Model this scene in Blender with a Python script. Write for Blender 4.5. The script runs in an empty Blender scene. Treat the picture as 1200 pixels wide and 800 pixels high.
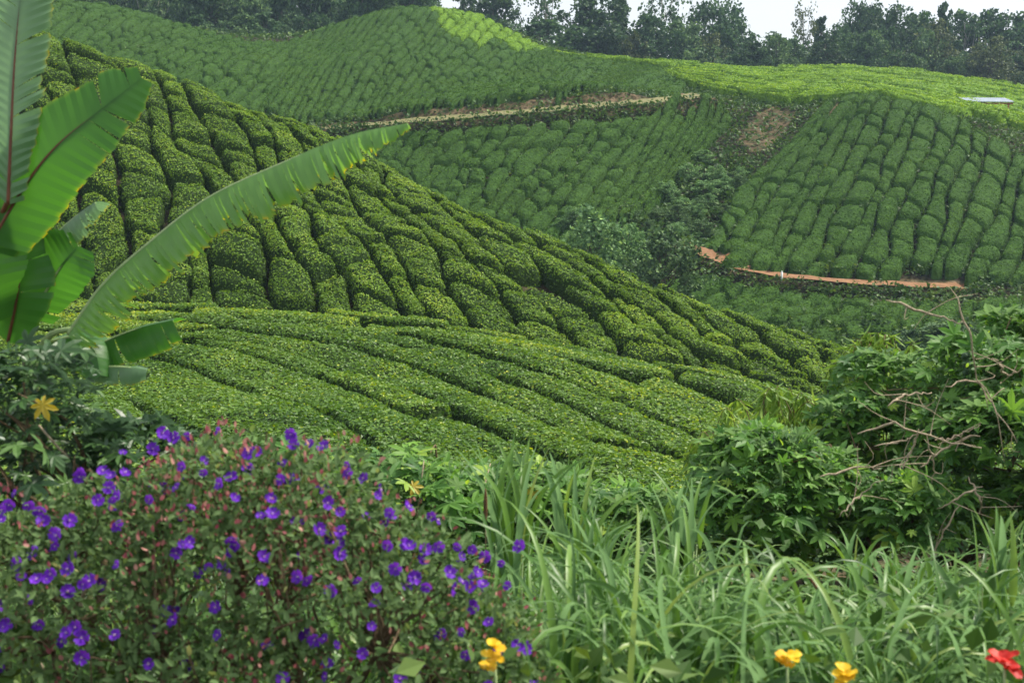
import bpy, math, random
import numpy as np
from mathutils import Vector, Matrix

# ---------------------------------------------------------------- camera, sky, sun, exposure
SC = bpy.context.scene
COL = SC.collection
PITCH = math.radians(8.3)
LENS = 45.0
cam_d = bpy.data.cameras.new("camera")
cam = bpy.data.objects.new("camera", cam_d)
COL.objects.link(cam)
cam.location = (0, 0, 0)
cam.rotation_euler = (math.radians(90) - PITCH, 0, 0)
cam_d.lens = LENS
cam_d.sensor_width = 36.0
cam_d.clip_start = 0.1
cam_d.clip_end = 2000
cam_d.dof.use_dof = True
cam_d.dof.focus_distance = 32.0
cam_d.dof.aperture_fstop = 5.0
SC.camera = cam

SUN_EL, SUN_AZ = math.radians(54), math.radians(66)      # azimuth from +Y towards +X
world = bpy.data.worlds.new("World")
SC.world = world
world.use_nodes = True
nt = world.node_tree
nt.nodes.clear()
wo = nt.nodes.new("ShaderNodeOutputWorld")
bg = nt.nodes.new("ShaderNodeBackground")
sky = nt.nodes.new("ShaderNodeTexSky")
sky.sky_type = 'NISHITA'
sky.sun_disc = False
sky.sun_elevation = SUN_EL
sky.sun_rotation = SUN_AZ
sky.air_density = 1.2
sky.dust_density = 2.5
tc = nt.nodes.new("ShaderNodeTexCoord")
mp = nt.nodes.new("ShaderNodeMapping")
mp.inputs['Scale'].default_value = (1.0, 1.0, 3.0)
cn = nt.nodes.new("ShaderNodeTexNoise")
cn.inputs['Scale'].default_value = 2.2
cn.inputs['Detail'].default_value = 6
cr = nt.nodes.new("ShaderNodeValToRGB")
cr.color_ramp.elements[0].position = 0.30
cr.color_ramp.elements[0].color = (0.62, 0.62, 0.62, 1)
cr.color_ramp.elements[1].position = 0.62
cr.color_ramp.elements[1].color = (0.97, 0.97, 0.97, 1)
cm = nt.nodes.new("ShaderNodeMix")
cm.data_type = 'RGBA'
cm.inputs[7].default_value = (6.3, 6.6, 7.0, 1)           # bright cloud deck (before background strength)
nt.links.new(tc.outputs['Generated'], mp.inputs['Vector'])
nt.links.new(mp.outputs['Vector'], cn.inputs['Vector'])
nt.links.new(cn.outputs['Fac'], cr.inputs['Fac'])
nt.links.new(cr.outputs['Color'], cm.inputs[0])
nt.links.new(sky.outputs['Color'], cm.inputs[6])
nt.links.new(cm.outputs[2], bg.inputs['Color'])
bg.inputs['Strength'].default_value = 0.10
nt.links.new(bg.outputs['Background'], wo.inputs['Surface'])

sun_d = bpy.data.lights.new("sun", 'SUN')
sun_d.energy = 4.0
sun_d.angle = math.radians(8)
sun_d.color = (1.0, 0.94, 0.82)
sun = bpy.data.objects.new("sun", sun_d)
COL.objects.link(sun)
sdir = Vector((math.sin(SUN_AZ) * math.cos(SUN_EL), math.cos(SUN_AZ) * math.cos(SUN_EL), math.sin(SUN_EL)))
sun.rotation_euler = sdir.to_track_quat('Z', 'Y').to_euler()
sun.location = (40, 40, 60)

SC.view_settings.view_transform = 'Standard'
SC.view_settings.look = 'None'
SC.view_settings.exposure = 0.76
SC.view_settings.gamma = 1.0
SC.view_settings.use_curve_mapping = False
SC.render.engine = 'CYCLES'
SC.cycles.max_bounces = 6
SC.cycles.diffuse_bounces = 3
SC.cycles.transmission_bounces = 3
SC.cycles.transparent_max_bounces = 4
SC.cycles.volume_bounces = 0
SC.cycles.use_denoising = True
SC.cycles.sample_clamp_indirect = 5

rng = np.random.default_rng(7)
random.seed(7)

# ---------------------------------------------------------------- helpers
CP, SP = math.cos(PITCH), math.sin(PITCH)
def ray(px, py):
    """world direction through a photo pixel (1200 x 800), scaled to unit Y"""
    x = (np.asarray(px, float) - 600) / 1500.0
    u = (400 - np.asarray(py, float)) / 1500.0
    Y = CP + u * SP
    Z = -SP + u * CP
    return x / Y, Z / Y
def P(px, py, Y):
    a, b = ray(px, py)
    return np.array([a * Y, Y, b * Y], float)
def proj(p):
    p = np.atleast_2d(p)
    f = p[:, 1] * CP - p[:, 2] * SP
    u = p[:, 1] * SP + p[:, 2] * CP
    return 600 + 1500 * p[:, 0] / f, 400 - 1500 * u / f, f

def _h(ix, iy, iz=0, seed=0):
    n = (ix.astype(np.int64) * 374761393 + iy.astype(np.int64) * 668265263 + np.int64(iz) * 2147483647 + seed * 974711) & 0xffffffff
    n = ((n ^ (n >> 13)) * 1274126177) & 0xffffffff
    n = ((n ^ (n >> 16)) * 2246822519) & 0xffffffff
    return ((n ^ (n >> 15)) & 0xffffff) / float(0xffffff)
def noise2(x, y, seed=0):
    x = np.asarray(x, float); y = np.asarray(y, float)
    ix = np.floor(x); iy = np.floor(y)
    fx = x - ix; fy = y - iy
    fx = fx * fx * (3 - 2 * fx); fy = fy * fy * (3 - 2 * fy)
    a = _h(ix, iy, 0, seed); b = _h(ix + 1, iy, 0, seed); c = _h(ix, iy + 1, 0, seed); d = _h(ix + 1, iy + 1, 0, seed)
    return (a * (1 - fx) + b * fx) * (1 - fy) + (c * (1 - fx) + d * fx) * fy
def fbm(x, y, seed=0, o=3):
    r = 0; a = 0.5; s = 0
    for k in range(o):
        r = r + a * noise2(np.asarray(x) * 2 ** k, np.asarray(y) * 2 ** k, seed + k); s += a; a *= 0.5
    return r / s

class MB:
    """collects vertices and faces with numpy; build() links them as ONE mesh object"""
    def __init__(s):
        s.v = []; s.f = []; s.t = []; s.n = 0
    def add(s, v, f, mat=0, tint=None, smooth=False):
        v = np.asarray(v, float).reshape(-1, 3)
        if not isinstance(f, list): f = [f]
        for q in f:
            q = np.asarray(q, np.int64)
            if len(q): s.f.append((q + s.n, mat, smooth))
        if tint is None: tint = np.full(len(v), 0.5)
        s.t.append(np.broadcast_to(np.asarray(tint, float), (len(v),)).copy())
        s.v.append(v); s.n += len(v)
    def build(s, name, mats, parent=None, loc=None):
        me = bpy.data.meshes.new(name)
        v = np.concatenate(s.v) if s.v else np.zeros((0, 3))
        if loc is not None: v = v - np.asarray(loc, float)
        me.vertices.add(len(v)); me.vertices.foreach_set("co", v.astype(np.float32).ravel())
        li = np.concatenate([q.ravel() for q, m, sm in s.f])
        lt = np.concatenate([np.full(len(q), q.shape[1]) for q, m, sm in s.f])
        mi = np.concatenate([np.full(len(q), m) for q, m, sm in s.f])
        smo = np.concatenate([np.full(len(q), sm) for q, m, sm in s.f])
        me.loops.add(len(li)); me.loops.foreach_set("vertex_index", li.astype(np.int32))
        me.polygons.add(len(lt))
        ls = np.concatenate([[0], np.cumsum(lt)[:-1]])
        me.polygons.foreach_set("loop_start", ls.astype(np.int32))
        me.polygons.foreach_set("material_index", mi.astype(np.int32))
        me.polygons.foreach_set("use_smooth", smo.astype(bool))
        at = me.attributes.new("tint", 'FLOAT', 'POINT')
        at.data.foreach_set("value", np.concatenate(s.t).astype(np.float32))
        for m in (mats if isinstance(mats, (list, tuple)) else [mats]): me.materials.append(m)
        me.update(calc_edges=True)
        o = bpy.data.objects.new(name, me)
        COL.objects.link(o)
        if parent is not None: o.parent = parent
        if loc is not None: o.location = tuple(float(c) for c in loc)
        return o

def tag(o, label=None, cat=None, group=None, kind=None):
    if label: o["label"] = label
    if cat: o["category"] = cat
    if group: o["group"] = group
    if kind: o["kind"] = kind
    return o
def empty(name, loc, rz=0):
    o = bpy.data.objects.new(name, None); COL.objects.link(o)
    o.location = tuple(float(c) for c in loc); o.rotation_euler = (0, 0, rz); o.empty_display_size = 0.2
    return o
def copy_tree(o, parent=None):
    c = o.copy(); COL.objects.link(c); c.parent = parent
    for ch in list(o.children): copy_tree(ch, c)
    return c

def frames(d, n):
    """orthonormal leaf frames: d = leaf axis, n = rough normal"""
    d = d / np.linalg.norm(d, axis=1, keepdims=True)
    w = np.cross(n, d); w /= (np.linalg.norm(w, axis=1, keepdims=True) + 1e-9)
    n2 = np.cross(d, w)
    return d, w, n2
def scatter(mb, tv, tf, pos, d, n, size, mat=0, tint=None, wid=1.0, smooth=False):
    """place a leaf template (tv: verts in (axis, width, normal), tf: list of face arrays) at every pos"""
    N = len(pos)
    if N == 0: return
    d, w, n2 = frames(np.asarray(d, float), np.asarray(n, float))
    size = np.broadcast_to(np.asarray(size, float), (N,))
    tv = np.asarray(tv, float)
    V = (pos[:, None, :] + size[:, None, None] * (tv[None, :, 0:1] * d[:, None, :] + wid * tv[None, :, 1:2] * w[:, None, :] + tv[None, :, 2:3] * n2[:, None, :]))
    F = [(np.asarray(q)[None] + (np.arange(N) * len(tv))[:, None, None]).reshape(-1, np.asarray(q).shape[1]) for q in tf]
    if tint is None: tint = rng.random(N)
    mb.add(V.reshape(-1, 3), F, mat, np.repeat(np.asarray(tint), len(tv)), smooth)

def tube(mb, pts, rad, seg=6, mat=0, tint=0.5, cap=True):
    pts = np.asarray(pts, float); n = len(pts)
    rad = np.broadcast_to(np.asarray(rad, float), (n,))
    tg = np.gradient(pts, axis=0); tg /= (np.linalg.norm(tg, axis=1, keepdims=True) + 1e-9)
    up = np.array([0.13, 0.21, 0.97]) if abs(tg[0, 2]) < 0.9 else np.array([0.97, 0.1, 0.2])
    a = np.cross(tg, up); a /= (np.linalg.norm(a, axis=1, keepdims=True) + 1e-9)
    b = np.cross(tg, a)
    th = np.linspace(0, 2 * math.pi, seg, endpoint=False)
    V = pts[:, None, :] + rad[:, None, None] * (np.cos(th)[None, :, None] * a[:, None, :] + np.sin(th)[None, :, None] * b[:, None, :])
    i = np.arange(n - 1)[:, None] * seg; j = np.arange(seg)[None]; k = (j + 1) % seg
    F = np.stack([i + j, i + k, i + seg + k, i + seg + j], -1).reshape(-1, 4)
    fl = [F]
    if cap: fl.append(np.array([list(range(seg))[::-1]])); fl.append(np.array([[(n - 1) * seg + q for q in range(seg)]]))
    mb.add(V.reshape(-1, 3), fl, mat, tint, True)

def spline(pts, n):
    pts = np.asarray(pts, float); m = len(pts)
    if m == 2: 
        t = np.linspace(0, 1, n)[:, None]; return pts[0] * (1 - t) + pts[1] * t
    return cr_eval(pts, np.linspace(0, m - 1, n))
def cr_eval(pts, t):
    """Catmull-Rom with linear extrapolation, along axis 0"""
    m = len(pts)
    t = np.asarray(t, float)
    ext = np.concatenate([[2 * pts[0] - pts[1]], pts, [2 * pts[-1] - pts[-2]]])
    tc_ = np.clip(t, 0, m - 1 - 1e-9)
    i = np.floor(tc_).astype(int); f = tc_ - i
    sh = (len(t),) + (1,) * (pts.ndim - 1)
    f = f.reshape(sh)
    p0, p1, p2, p3 = ext[i], ext[i + 1], ext[i + 2], ext[i + 3]
    r = 0.5 * ((2 * p1) + (-p0 + p2) * f + (2 * p0 - 5 * p1 + 4 * p2 - p3) * f ** 2 + (-p0 + 3 * p1 - 3 * p2 + p3) * f ** 3)
    lo = np.minimum(t, 0).reshape(sh); hi = np.maximum(t - (m - 1), 0).reshape(sh)
    return r + lo * (pts[1] - pts[0]) + hi * (pts[-1] - pts[-2])

# ---------------------------------------------------------------- materials
def nmat(name):
    m = bpy.data.materials.new(name); m.use_nodes = True
    n = m.node_tree; n.nodes.clear()
    out = n.nodes.new("ShaderNodeOutputMaterial")
    return m, n, out
def leaf_mat(name, cols, rough=0.45, trans=0.25, tcol=None, spec=0.4, nscale=0.0, ncol=None, back=None, namt=0.5):
    """cols: list of (position, colour) along the 'tint' attribute; nscale/ncol: patches of another leaf colour"""
    m, n, out = nmat(name)
    at = n.nodes.new("ShaderNodeAttribute"); at.attribute_name = "tint"
    r = n.nodes.new("ShaderNodeValToRGB")
    el = r.color_ramp.elements
    el[0].position = cols[0][0]; el[0].color = (*cols[0][1], 1)
    el[1].position = cols[-1][0]; el[1].color = (*cols[-1][1], 1)
    for p, c in cols[1:-1]:
        e = el.new(p); e.color = (*c, 1)
    n.links.new(at.outputs['Fac'], r.inputs['Fac'])
    c = r.outputs['Color']
    if nscale:
        g = n.nodes.new("ShaderNodeNewGeometry")
        no = n.nodes.new("ShaderNodeTexNoise"); no.inputs['Scale'].default_value = nscale; no.inputs['Detail'].default_value = 4
        n.links.new(g.outputs['Position'], no.inputs['Vector'])
        rr = n.nodes.new("ShaderNodeMapRange"); rr.inputs[1].default_value = 0.42; rr.inputs[2].default_value = 0.68; rr.inputs[4].default_value = namt
        n.links.new(no.outputs['Fac'], rr.inputs[0])
        mx = n.nodes.new("ShaderNodeMix"); mx.data_type = 'RGBA'
        n.links.new(rr.outputs[0], mx.inputs[0]); n.links.new(c, mx.inputs[6]); mx.inputs[7].default_value = (*ncol, 1)
        c = mx.outputs[2]
    if back:
        g2 = n.nodes.new("ShaderNodeNewGeometry")
        mx = n.nodes.new("ShaderNodeMix"); mx.data_type = 'RGBA'
        n.links.new(g2.outputs['Backfacing'], mx.inputs[0]); n.links.new(c, mx.inputs[6]); mx.inputs[7].default_value = (*back, 1)
        c = mx.outputs[2]
    b = n.nodes.new("ShaderNodeBsdfPrincipled")
    b.inputs['Roughness'].default_value = rough
    b.inputs['Specular IOR Level'].default_value = spec
    n.links.new(c, b.inputs['Base Color'])
    if trans > 0:
        t = n.nodes.new("ShaderNodeBsdfTranslucent")
        if tcol is None:
            hs = n.nodes.new("ShaderNodeHueSaturation"); hs.inputs['Hue'].default_value = 0.485; hs.inputs['Saturation'].default_value = 1.1; hs.inputs['Value'].default_value = 1.7
            n.links.new(c, hs.inputs['Color']); n.links.new(hs.outputs['Color'], t.inputs['Color'])
        else: t.inputs['Color'].default_value = (*tcol, 1)
        ms = n.nodes.new("ShaderNodeMixShader"); ms.inputs[0].default_value = trans
        n.links.new(b.outputs[0], ms.inputs[1]); n.links.new(t.outputs[0], ms.inputs[2])
        n.links.new(ms.outputs[0], out.inputs['Surface'])
    else: n.links.new(b.outputs[0], out.inputs['Surface'])
    return m
def solid_mat(name, c1, c2, scale=8, rough=0.8, bump=0.3, spec=0.3, bscale=None):
    m, n, out = nmat(name)
    g = n.nodes.new("ShaderNodeNewGeometry")
    no = n.nodes.new("ShaderNodeTexNoise"); no.inputs['Scale'].default_value = scale; no.inputs['Detail'].default_value = 8; no.inputs['Roughness'].default_value = 0.65
    n.links.new(g.outputs['Position'], no.inputs['Vector'])
    r = n.nodes.new("ShaderNodeValToRGB"); r.color_ramp.elements[0].position = 0.3; r.color_ramp.elements[1].position = 0.7
    r.color_ramp.elements[0].color = (*c1, 1); r.color_ramp.elements[1].color = (*c2, 1)
    n.links.new(no.outputs['Fac'], r.inputs['Fac'])
    b = n.nodes.new("ShaderNodeBsdfPrincipled"); b.inputs['Roughness'].default_value = rough; b.inputs['Specular IOR Level'].default_value = spec
    n.links.new(r.outputs['Color'], b.inputs['Base Color'])
    bp = n.nodes.new("ShaderNodeBump"); bp.inputs['Strength'].default_value = bump; bp.inputs['Distance'].default_value = 0.1
    n2 = n.nodes.new("ShaderNodeTexNoise"); n2.inputs['Scale'].default_value = bscale or scale * 2.5; n2.inputs['Detail'].default_value = 6
    n.links.new(g.outputs['Position'], n2.inputs['Vector'])
    n.links.new(n2.outputs['Fac'], bp.inputs['Height']); n.links.new(bp.outputs['Normal'], b.inputs['Normal'])
    n.links.new(b.outputs[0], out.inputs['Surface'])
    return m

M = {}
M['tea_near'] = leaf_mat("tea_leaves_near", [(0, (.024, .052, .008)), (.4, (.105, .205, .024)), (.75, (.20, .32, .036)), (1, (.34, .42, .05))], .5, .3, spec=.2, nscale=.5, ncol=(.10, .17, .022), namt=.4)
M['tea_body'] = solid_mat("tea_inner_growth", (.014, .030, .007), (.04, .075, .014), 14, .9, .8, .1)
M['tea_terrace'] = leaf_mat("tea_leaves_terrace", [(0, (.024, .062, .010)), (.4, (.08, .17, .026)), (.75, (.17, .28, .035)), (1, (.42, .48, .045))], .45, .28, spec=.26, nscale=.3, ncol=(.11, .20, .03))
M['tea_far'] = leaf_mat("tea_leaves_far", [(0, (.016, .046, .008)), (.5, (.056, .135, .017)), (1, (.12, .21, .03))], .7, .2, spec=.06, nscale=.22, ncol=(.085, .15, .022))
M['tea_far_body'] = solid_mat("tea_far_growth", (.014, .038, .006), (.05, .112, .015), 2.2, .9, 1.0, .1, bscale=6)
M['tea_sunlit'] = leaf_mat("tea_leaves_sunlit", [(0, (.06, .13, .012)), (.5, (.16, .29, .02)), (1, (.32, .45, .04))], .55, .25, spec=.2)  # sunlight on the plateau and apex flank, put into the leaf colour
M['tea_sunlit_body'] = solid_mat("tea_sunlit_growth", (.04, .10, .01), (.16, .28, .02), 2.2, .9, 1.0, .1, bscale=6)  # the same sunlight painted into the growth under those leaves
# ---------------------------------------------------------------- the lie of the land
H_NEAR, H_FAR = 0.85, 0.8
# (photo x, photo y, distance, depth of growth above the ground there)
CPTS = [
 # terrace
 (300,560,14.5,.8),(500,580,14,.8),(700,590,13.5,.8),(850,580,14,.8),(200,480,19,.8),(400,500,18,.8),(600,520,17.5,.8),(800,540,17,.8),(900,540,18,.8),
 (0,500,18,.8),(0,430,25,.8),(150,420,25,.8),(350,430,24.5,.8),(600,455,23.5,.8),(800,480,23,.8),(930,500,23,.8),
 (0,362,33,.8),(120,363,33,.8),(300,363,33,.8),(500,380,32,.8),(650,398,31,.8),(800,428,30,.8),(950,462,28,.8),(1040,500,26,.8),
 # foot of the near hill
 (0,360,39.5,.8),(120,361,39.5,.8),(300,364,39.5,.8),(500,378,39,.8),(650,394,39,.8),(800,422,38,.8),(950,450,37.5,.8),(1020,456,37.5,.8),
 (100,200,47,.8),(300,260,44,.8),(500,290,43.5,.8),(700,350,42,.8),(850,390,41,.8),
 (-100,0,62,.8),(60,38,60,.8),(200,85,57,.8),(370,150,54,.8),(450,190,52.5,.8),(600,256,49,.8),(700,299,47,.8),(800,339,45,.8),(900,374,43.5,.8),(1000,410,42,.8),(1045,432,41,.8),
 (200,150,51.5,.8),(300,200,49,.8),(150,280,44,.8),(420,240,47.5,.8),(-100,200,47,.8),(-100,350,40,.8),
 # slope below the upper track
 (380,150,98,0),(470,143,96,0),(600,132,97,0),(760,120,100,0),
 (480,168,93,.8),(550,200,88,.8),(600,240,84,.8),(700,290,78,.8),(650,180,90,.8),(760,160,94,.8),(700,240,83,.8),(800,132,99,.8),
 (870,132,104,.5),(900,155,101,0),(860,200,93,0),(810,250,86,0),(770,300,79,0),(820,300,78,0),
 # right hill
 (960,120,101,.8),(1000,110,100,.8),(1100,127,97,.8),(1200,182,90,.8),(1300,232,86,.8),(930,190,91,.8),(900,230,86,.8),(1000,220,84,.8),(1100,220,83.5,.8),(1200,260,81,.8),
 (835,297,77,0),(900,322,75.5,0),(1000,333,75,0),(1100,337,75,0),(1200,334,75.5,0),(1300,332,76,0),
 (850,333,73,.8),(950,352,70,.8),(1050,362,69,.8),(1040,392,66,.8),(900,362,68,.8),(1200,352,71,.8),
 # apex hill
 (-100,-60,145,.8),(0,-25,142,.8),(150,8,138,.8),(300,46,134,.8),(365,42,136,.8),(420,20,141,.8),(480,6,145,.8),(560,15,143,.8),(650,54,140,.8),(760,67,142,.8),(830,71,150,.8),(1000,73,155,.8),(1200,96,150,.8),(1350,121,140,.8),
 (100,50,120,.8),(200,60,117,.8),(300,100,108,.8),(400,100,112,.8),(500,80,118,.8),(600,90,114,.8),(700,100,114,.8),(430,128,102,.8),(780,92,119,.8),(0,20,122,.8),(-100,10,118,.8),
 (800,86,126,.8),(900,98,118,.8),(900,82,138,.8),(1000,92,125,.8),(1100,102,125,.8),(1200,132,112,.8),(1200,112,130,.8),(1100,87,140,.8),
]
DPTS = [  # ground points (x, y, z) where nothing of the photo fixes them
 (-12,-8,-1.7),(0,-8,-1.6),(12,-8,-1.7),(-8,0,-1.85),(0,0,-1.75),(8,0,-1.85),(-6,4,-2.1),(0,4,-2.15),(6,4,-2.15),(-6,7,-2.7),(0,7,-2.85),(6,7,-2.8),(2.3,10,-3.35),(6,10,-3.3),(-6,10,-3.5),(12,8,-2.9),(10,14,-3.9),(14,20,-4.8),
 (-30,0,-2),(30,0,-2.5),(-30,12,-3.6),(30,14,-4.5),(-25,24,-4.6),(22,28,-7.2),(40,30,-9),(-45,30,-4.5),
]
def px_at(px, Y): return (px - 600) / 1500.0 * Y
for px, z in ((-100,-5.7),(120,-5.8),(300,-5.9),(500,-6.4),(650,-6.9),(800,-7.5),(950,-7.8)): DPTS.append((px_at(px, 36), 36, z))
for px, Y, z in ((-100,62,6.2),(60,60,5.),(200,57,3.),(370,54,.6),(450,52.5,-.9),(600,49,-3.2),(700,47,-4.3),(800,45,-5.4),(900,43.5,-6.2),(1000,42,-7.),(1045,41,-7.4)):
    DPTS.append((px_at(px, Y + 7), Y + 7, z - 2.6))
for px, Y, z in ((-100,92,1),(60,88,-1),(200,78,-3),(370,74,-5.5),(480,72,-7),(600,68,-9.5),(700,63,-11),(800,60,-12),(900,57,-11.5),(1000,55,-12),(1150,54,-12.5),(1300,54,-13)):
    DPTS.append((px_at(px, Y), Y, z))
for px, z in ((-300,14),(-100,9.5),(60,9),(200,7),(300,6),(370,6),(480,10),(600,9),(700,7),(830,6),(1000,6.5),(1200,4.5),(1400,3)):
    DPTS.append((px_at(px, 172), 172, z)); DPTS.append((px_at(px, 205), 205, z - 1)); DPTS.append((px_at(px, 260), 260, z + 4)); DPTS.append((px_at(px, 330), 330, z + 6))
for x, y, z in ((-90,60,6),(-95,110,12),(-110,150,16),(90,60,-9),(95,90,-4),(110,130,1),(70,45,-11),(-150,20,-2),(-150,100,14),(-150,250,18),(150,40,-8),(150,120,2),(150,250,6),(150,-20,-3),(-150,-20,-2),(0,-20,-1.5)):
    DPTS.append((x, y, z))
pts = [np.append(P(a, b, Y)[:2], P(a, b, Y)[2] - o) for a, b, Y, o in CPTS] + [np.array(q, float) for q in DPTS]
pts = np.array(pts)
C2 = 2.5 ** 2
def phi(d2): return np.sqrt(d2 + C2)
nP = len(pts)
D2 = ((pts[:, None, :2] - pts[None, :, :2]) ** 2).sum(-1)
A = np.zeros((nP + 3, nP + 3))
A[:nP, :nP] = -phi(D2) + np.eye(nP) * 0.02 * -1
A[:nP, nP] = 1; A[:nP, nP + 1:] = pts[:, :2]; A[nP:, :nP] = A[:nP, nP:].T
rhs = np.concatenate([pts[:, 2], [0, 0, 0]])
W = np.linalg.solve(A, rhs)
GX0, GY0, GS = -160.0, -20.0, 0.5
NX, NY = 641, 701
gx = GX0 + np.arange(NX) * GS; gy = GY0 + np.arange(NY) * GS
XX, YY = np.meshgrid(gx, gy)
ZZ = np.full(XX.shape, W[nP]) + W[nP + 1] * XX + W[nP + 2] * YY
for k in range(nP):
    ZZ -= W[k] * phi((XX - pts[k, 0]) ** 2 + (YY - pts[k, 1]) ** 2)

def zt(x, y):
    fx = np.clip((np.asarray(x, float) - GX0) / GS, 0, NX - 1.001); fy = np.clip((np.asarray(y, float) - GY0) / GS, 0, NY - 1.001)
    ix = fx.astype(int); iy = fy.astype(int); fx = fx - ix; fy = fy - iy
    return (ZZ[iy, ix] * (1 - fx) + ZZ[iy, ix + 1] * fx) * (1 - fy) + (ZZ[iy + 1, ix] * (1 - fx) + ZZ[iy + 1, ix + 1] * fx) * fy
def hit(px, py, y0, y1, off=0.8):
    """where the ray through a photo pixel meets the growth between the distances y0 and y1"""
    a, b = ray(px, py)
    Y = np.arange(y0, y1, 0.1)
    g = b * Y - (zt(a * Y, Y) + off)
    if g[0] <= 0: return np.array([a * y0, y0])
    s = np.where((g[:-1] > 0) & (g[1:] <= 0))[0]
    i = s[0] if len(s) else int(np.argmin(g / Y))
    return np.array([a * Y[i], Y[i]])

def rails(cols, y0, y1, off=0.8):
    """cols[i][j] photo points -> grid of world points (i = across rows, j = along a row)"""
    return np.array([[hit(px, py, y0, y1, off) for px, py in c] for c in cols])
class Region:
    def __init__(s, G):
        s.G = G; s.na, s.nb = G.shape[:2]
    def xy(s, a, b):
        a = np.asarray(a, float).ravel(); b = np.asarray(b, float).ravel()
        out = np.zeros((len(a), 2))
        # interpolate along a for every b rail, then along b
        R = np.stack([cr_eval(s.G[:, j], a) for j in range(s.nb)], 0)        # nb, n, 2
        ext = np.concatenate([[2 * R[0] - R[1]], R, [2 * R[-1] - R[-2]]])
        n = np.arange(len(a)); m = s.nb
        t = np.clip(b, 0, m - 1 - 1e-9); i = np.floor(t).astype(int); f = (t - i)[:, None]
        p0, p1, p2, p3 = ext[i, n], ext[i + 1, n], ext[i + 2, n], ext[i + 3, n]
        r = 0.5 * ((2 * p1) + (-p0 + p2) * f + (2 * p0 - 5 * p1 + 4 * p2 - p3) * f ** 2 + (-p0 + 3 * p1 - 3 * p2 + p3) * f ** 3)
        lo_ = np.minimum(b, 0)[:, None]; hi_ = np.maximum(b - (m - 1), 0)[:, None]
        return r + lo_ * (R[1] - R[0]) + hi_ * (R[-1] - R[-2])
    def rows(s, w, b0, b1, jit=.1, a0=None, a1=None):
        """row boundaries (values of a) about w metres apart at mid length"""
        a0 = 0 if a0 is None else a0; a1 = s.na - 1 if a1 is None else a1
        t = np.linspace(a0, a1, 2000); p = s.xy(t, np.full(2000, (b0 + b1) / 2))
        L = np.concatenate([[0], np.cumsum(np.hypot(*np.diff(p, axis=0).T))])
        n = max(1, int(L[-1] / w)); e = np.linspace(0, L[-1], n + 1)
        e[1:-1] += (rng.random(n - 1) - .5) * 2 * jit * w
        return np.interp(e, L, t)

NEAR = Region(rails([[(-130,-20),(-90,170),(-70,352)], [(-50,15),(-20,180),(10,355)], [(60,46),(115,190),(128,357)], [(160,78),(212,205),(245,360)], [(262,112),(325,235),(378,366)],
   [(372,156),(452,270),(522,378)], [(452,195),(560,302),(640,393)], [(600,262),(680,335),(775,414)], [(702,304),(782,368),(862,432)],
   [(800,345),(872,395),(950,449)], [(915,382),(968,417),(1005,454)], [(1000,412),(1025,434),(1040,458)]], 37.5, 66))
TERR = Region(np.array([[(-20,22),(-15,19),(-10,16),(-6.5,12.5)], [(-18,26),(-12,22.5),(-7.5,18.5),(-4.2,12.8)], [(-17,30),(-8,26.5),(-2.9,19.6),(-.6,13)], [(-15,31),(-4.5,26.2),(0,19.2),(1.4,13)],
   [(-11,31.5),(-1.5,26.6),(2.4,18.8),(3.6,13)], [(-6.5,32.2),(1.5,26.6),(4.7,21),(6,14.5)], [(-2,32),(4,27.6),(7.4,22.5),(8.6,16)], [(4,31.5),(7.5,28.5),(9.8,25),(11,20)], [(8,31),(10,29),(12,27),(13.5,23)]], float))
CR_NEAR = np.array([(-20,29.6),(-10,29.6),(-3,28.9),(3,27.6),(8,26.0),(12,24.4)], float)
CREST = Region(np.stack([CR_NEAR, CR_NEAR + [0, 4.1]]))
RIGHT = Region(rails([[(945,140),(868,215),(822,278)], [(970,122),(895,218),(838,288)], [(1000,113),(935,215),(882,306)], [(1040,116),(990,212),(937,318)], [(1090,129),(1050,217),(1010,325)],
   [(1140,153),(1110,235),(1080,329)], [(1200,188),(1175,257),(1150,328)], [(1280,226),(1260,275),(1240,326)], [(1350,260),(1330,290),(1310,326)]], 75.5, 106))
FOOT = Region(rails([[(828,318),(790,322),(760,332)], [(870,327),(845,340),(820,352)], [(930,337),(905,352),(880,368)], [(1000,345),(975,364),(950,388)], [(1080,348),(1060,372),(1040,396)], [(1180,346),(1165,372),(1150,405)], [(1300,342),(1290,370),(1280,410)]], 58, 74))
BELOW = Region(rails([[(440,152),(410,172),(390,190)], [(500,149),(480,168),(462,190)], [(560,143),(530,175),(500,208)], [(620,139),(582,185),(550,228)], [(700,132),(642,195),(592,252)], [(765,127),(702,205),(652,278)], [(820,120),(762,200),(700,292)], [(862,130),(815,180),(765,240)]], 76, 103))
APEX = Region(rails([[(-120,-30),(-160,0),(-200,40)], [(0,-15),(-40,15),(-80,45)], [(150,12),(105,40),(62,68)], [(300,50),(255,76),(215,104)], [(362,45),(315,85),(272,125)], [(420,24),(372,75),(335,140)], [(480,11),(432,65),(385,138)],
   [(545,22),(492,80),(450,132)], [(622,55),(572,92),(530,126)], [(700,75),(650,98),(610,120)], [(775,79),(732,95),(700,114)], [(822,86),(800,97),(782,112)]], 99, 147))
PLAT = Region(rails([[(640,56),(740,67),(830,74),(1000,77),(1200,100),(1380,128)], [(760,74),(810,80),(880,85),(1000,88),(1190,110),(1360,150)], [(780,83),(830,90),(900,97),(1000,98),(1185,131),(1330,185)], [(795,92),(850,103),(940,113),(1050,115),(1160,166),(1290,243)]], 99, 158))


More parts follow.
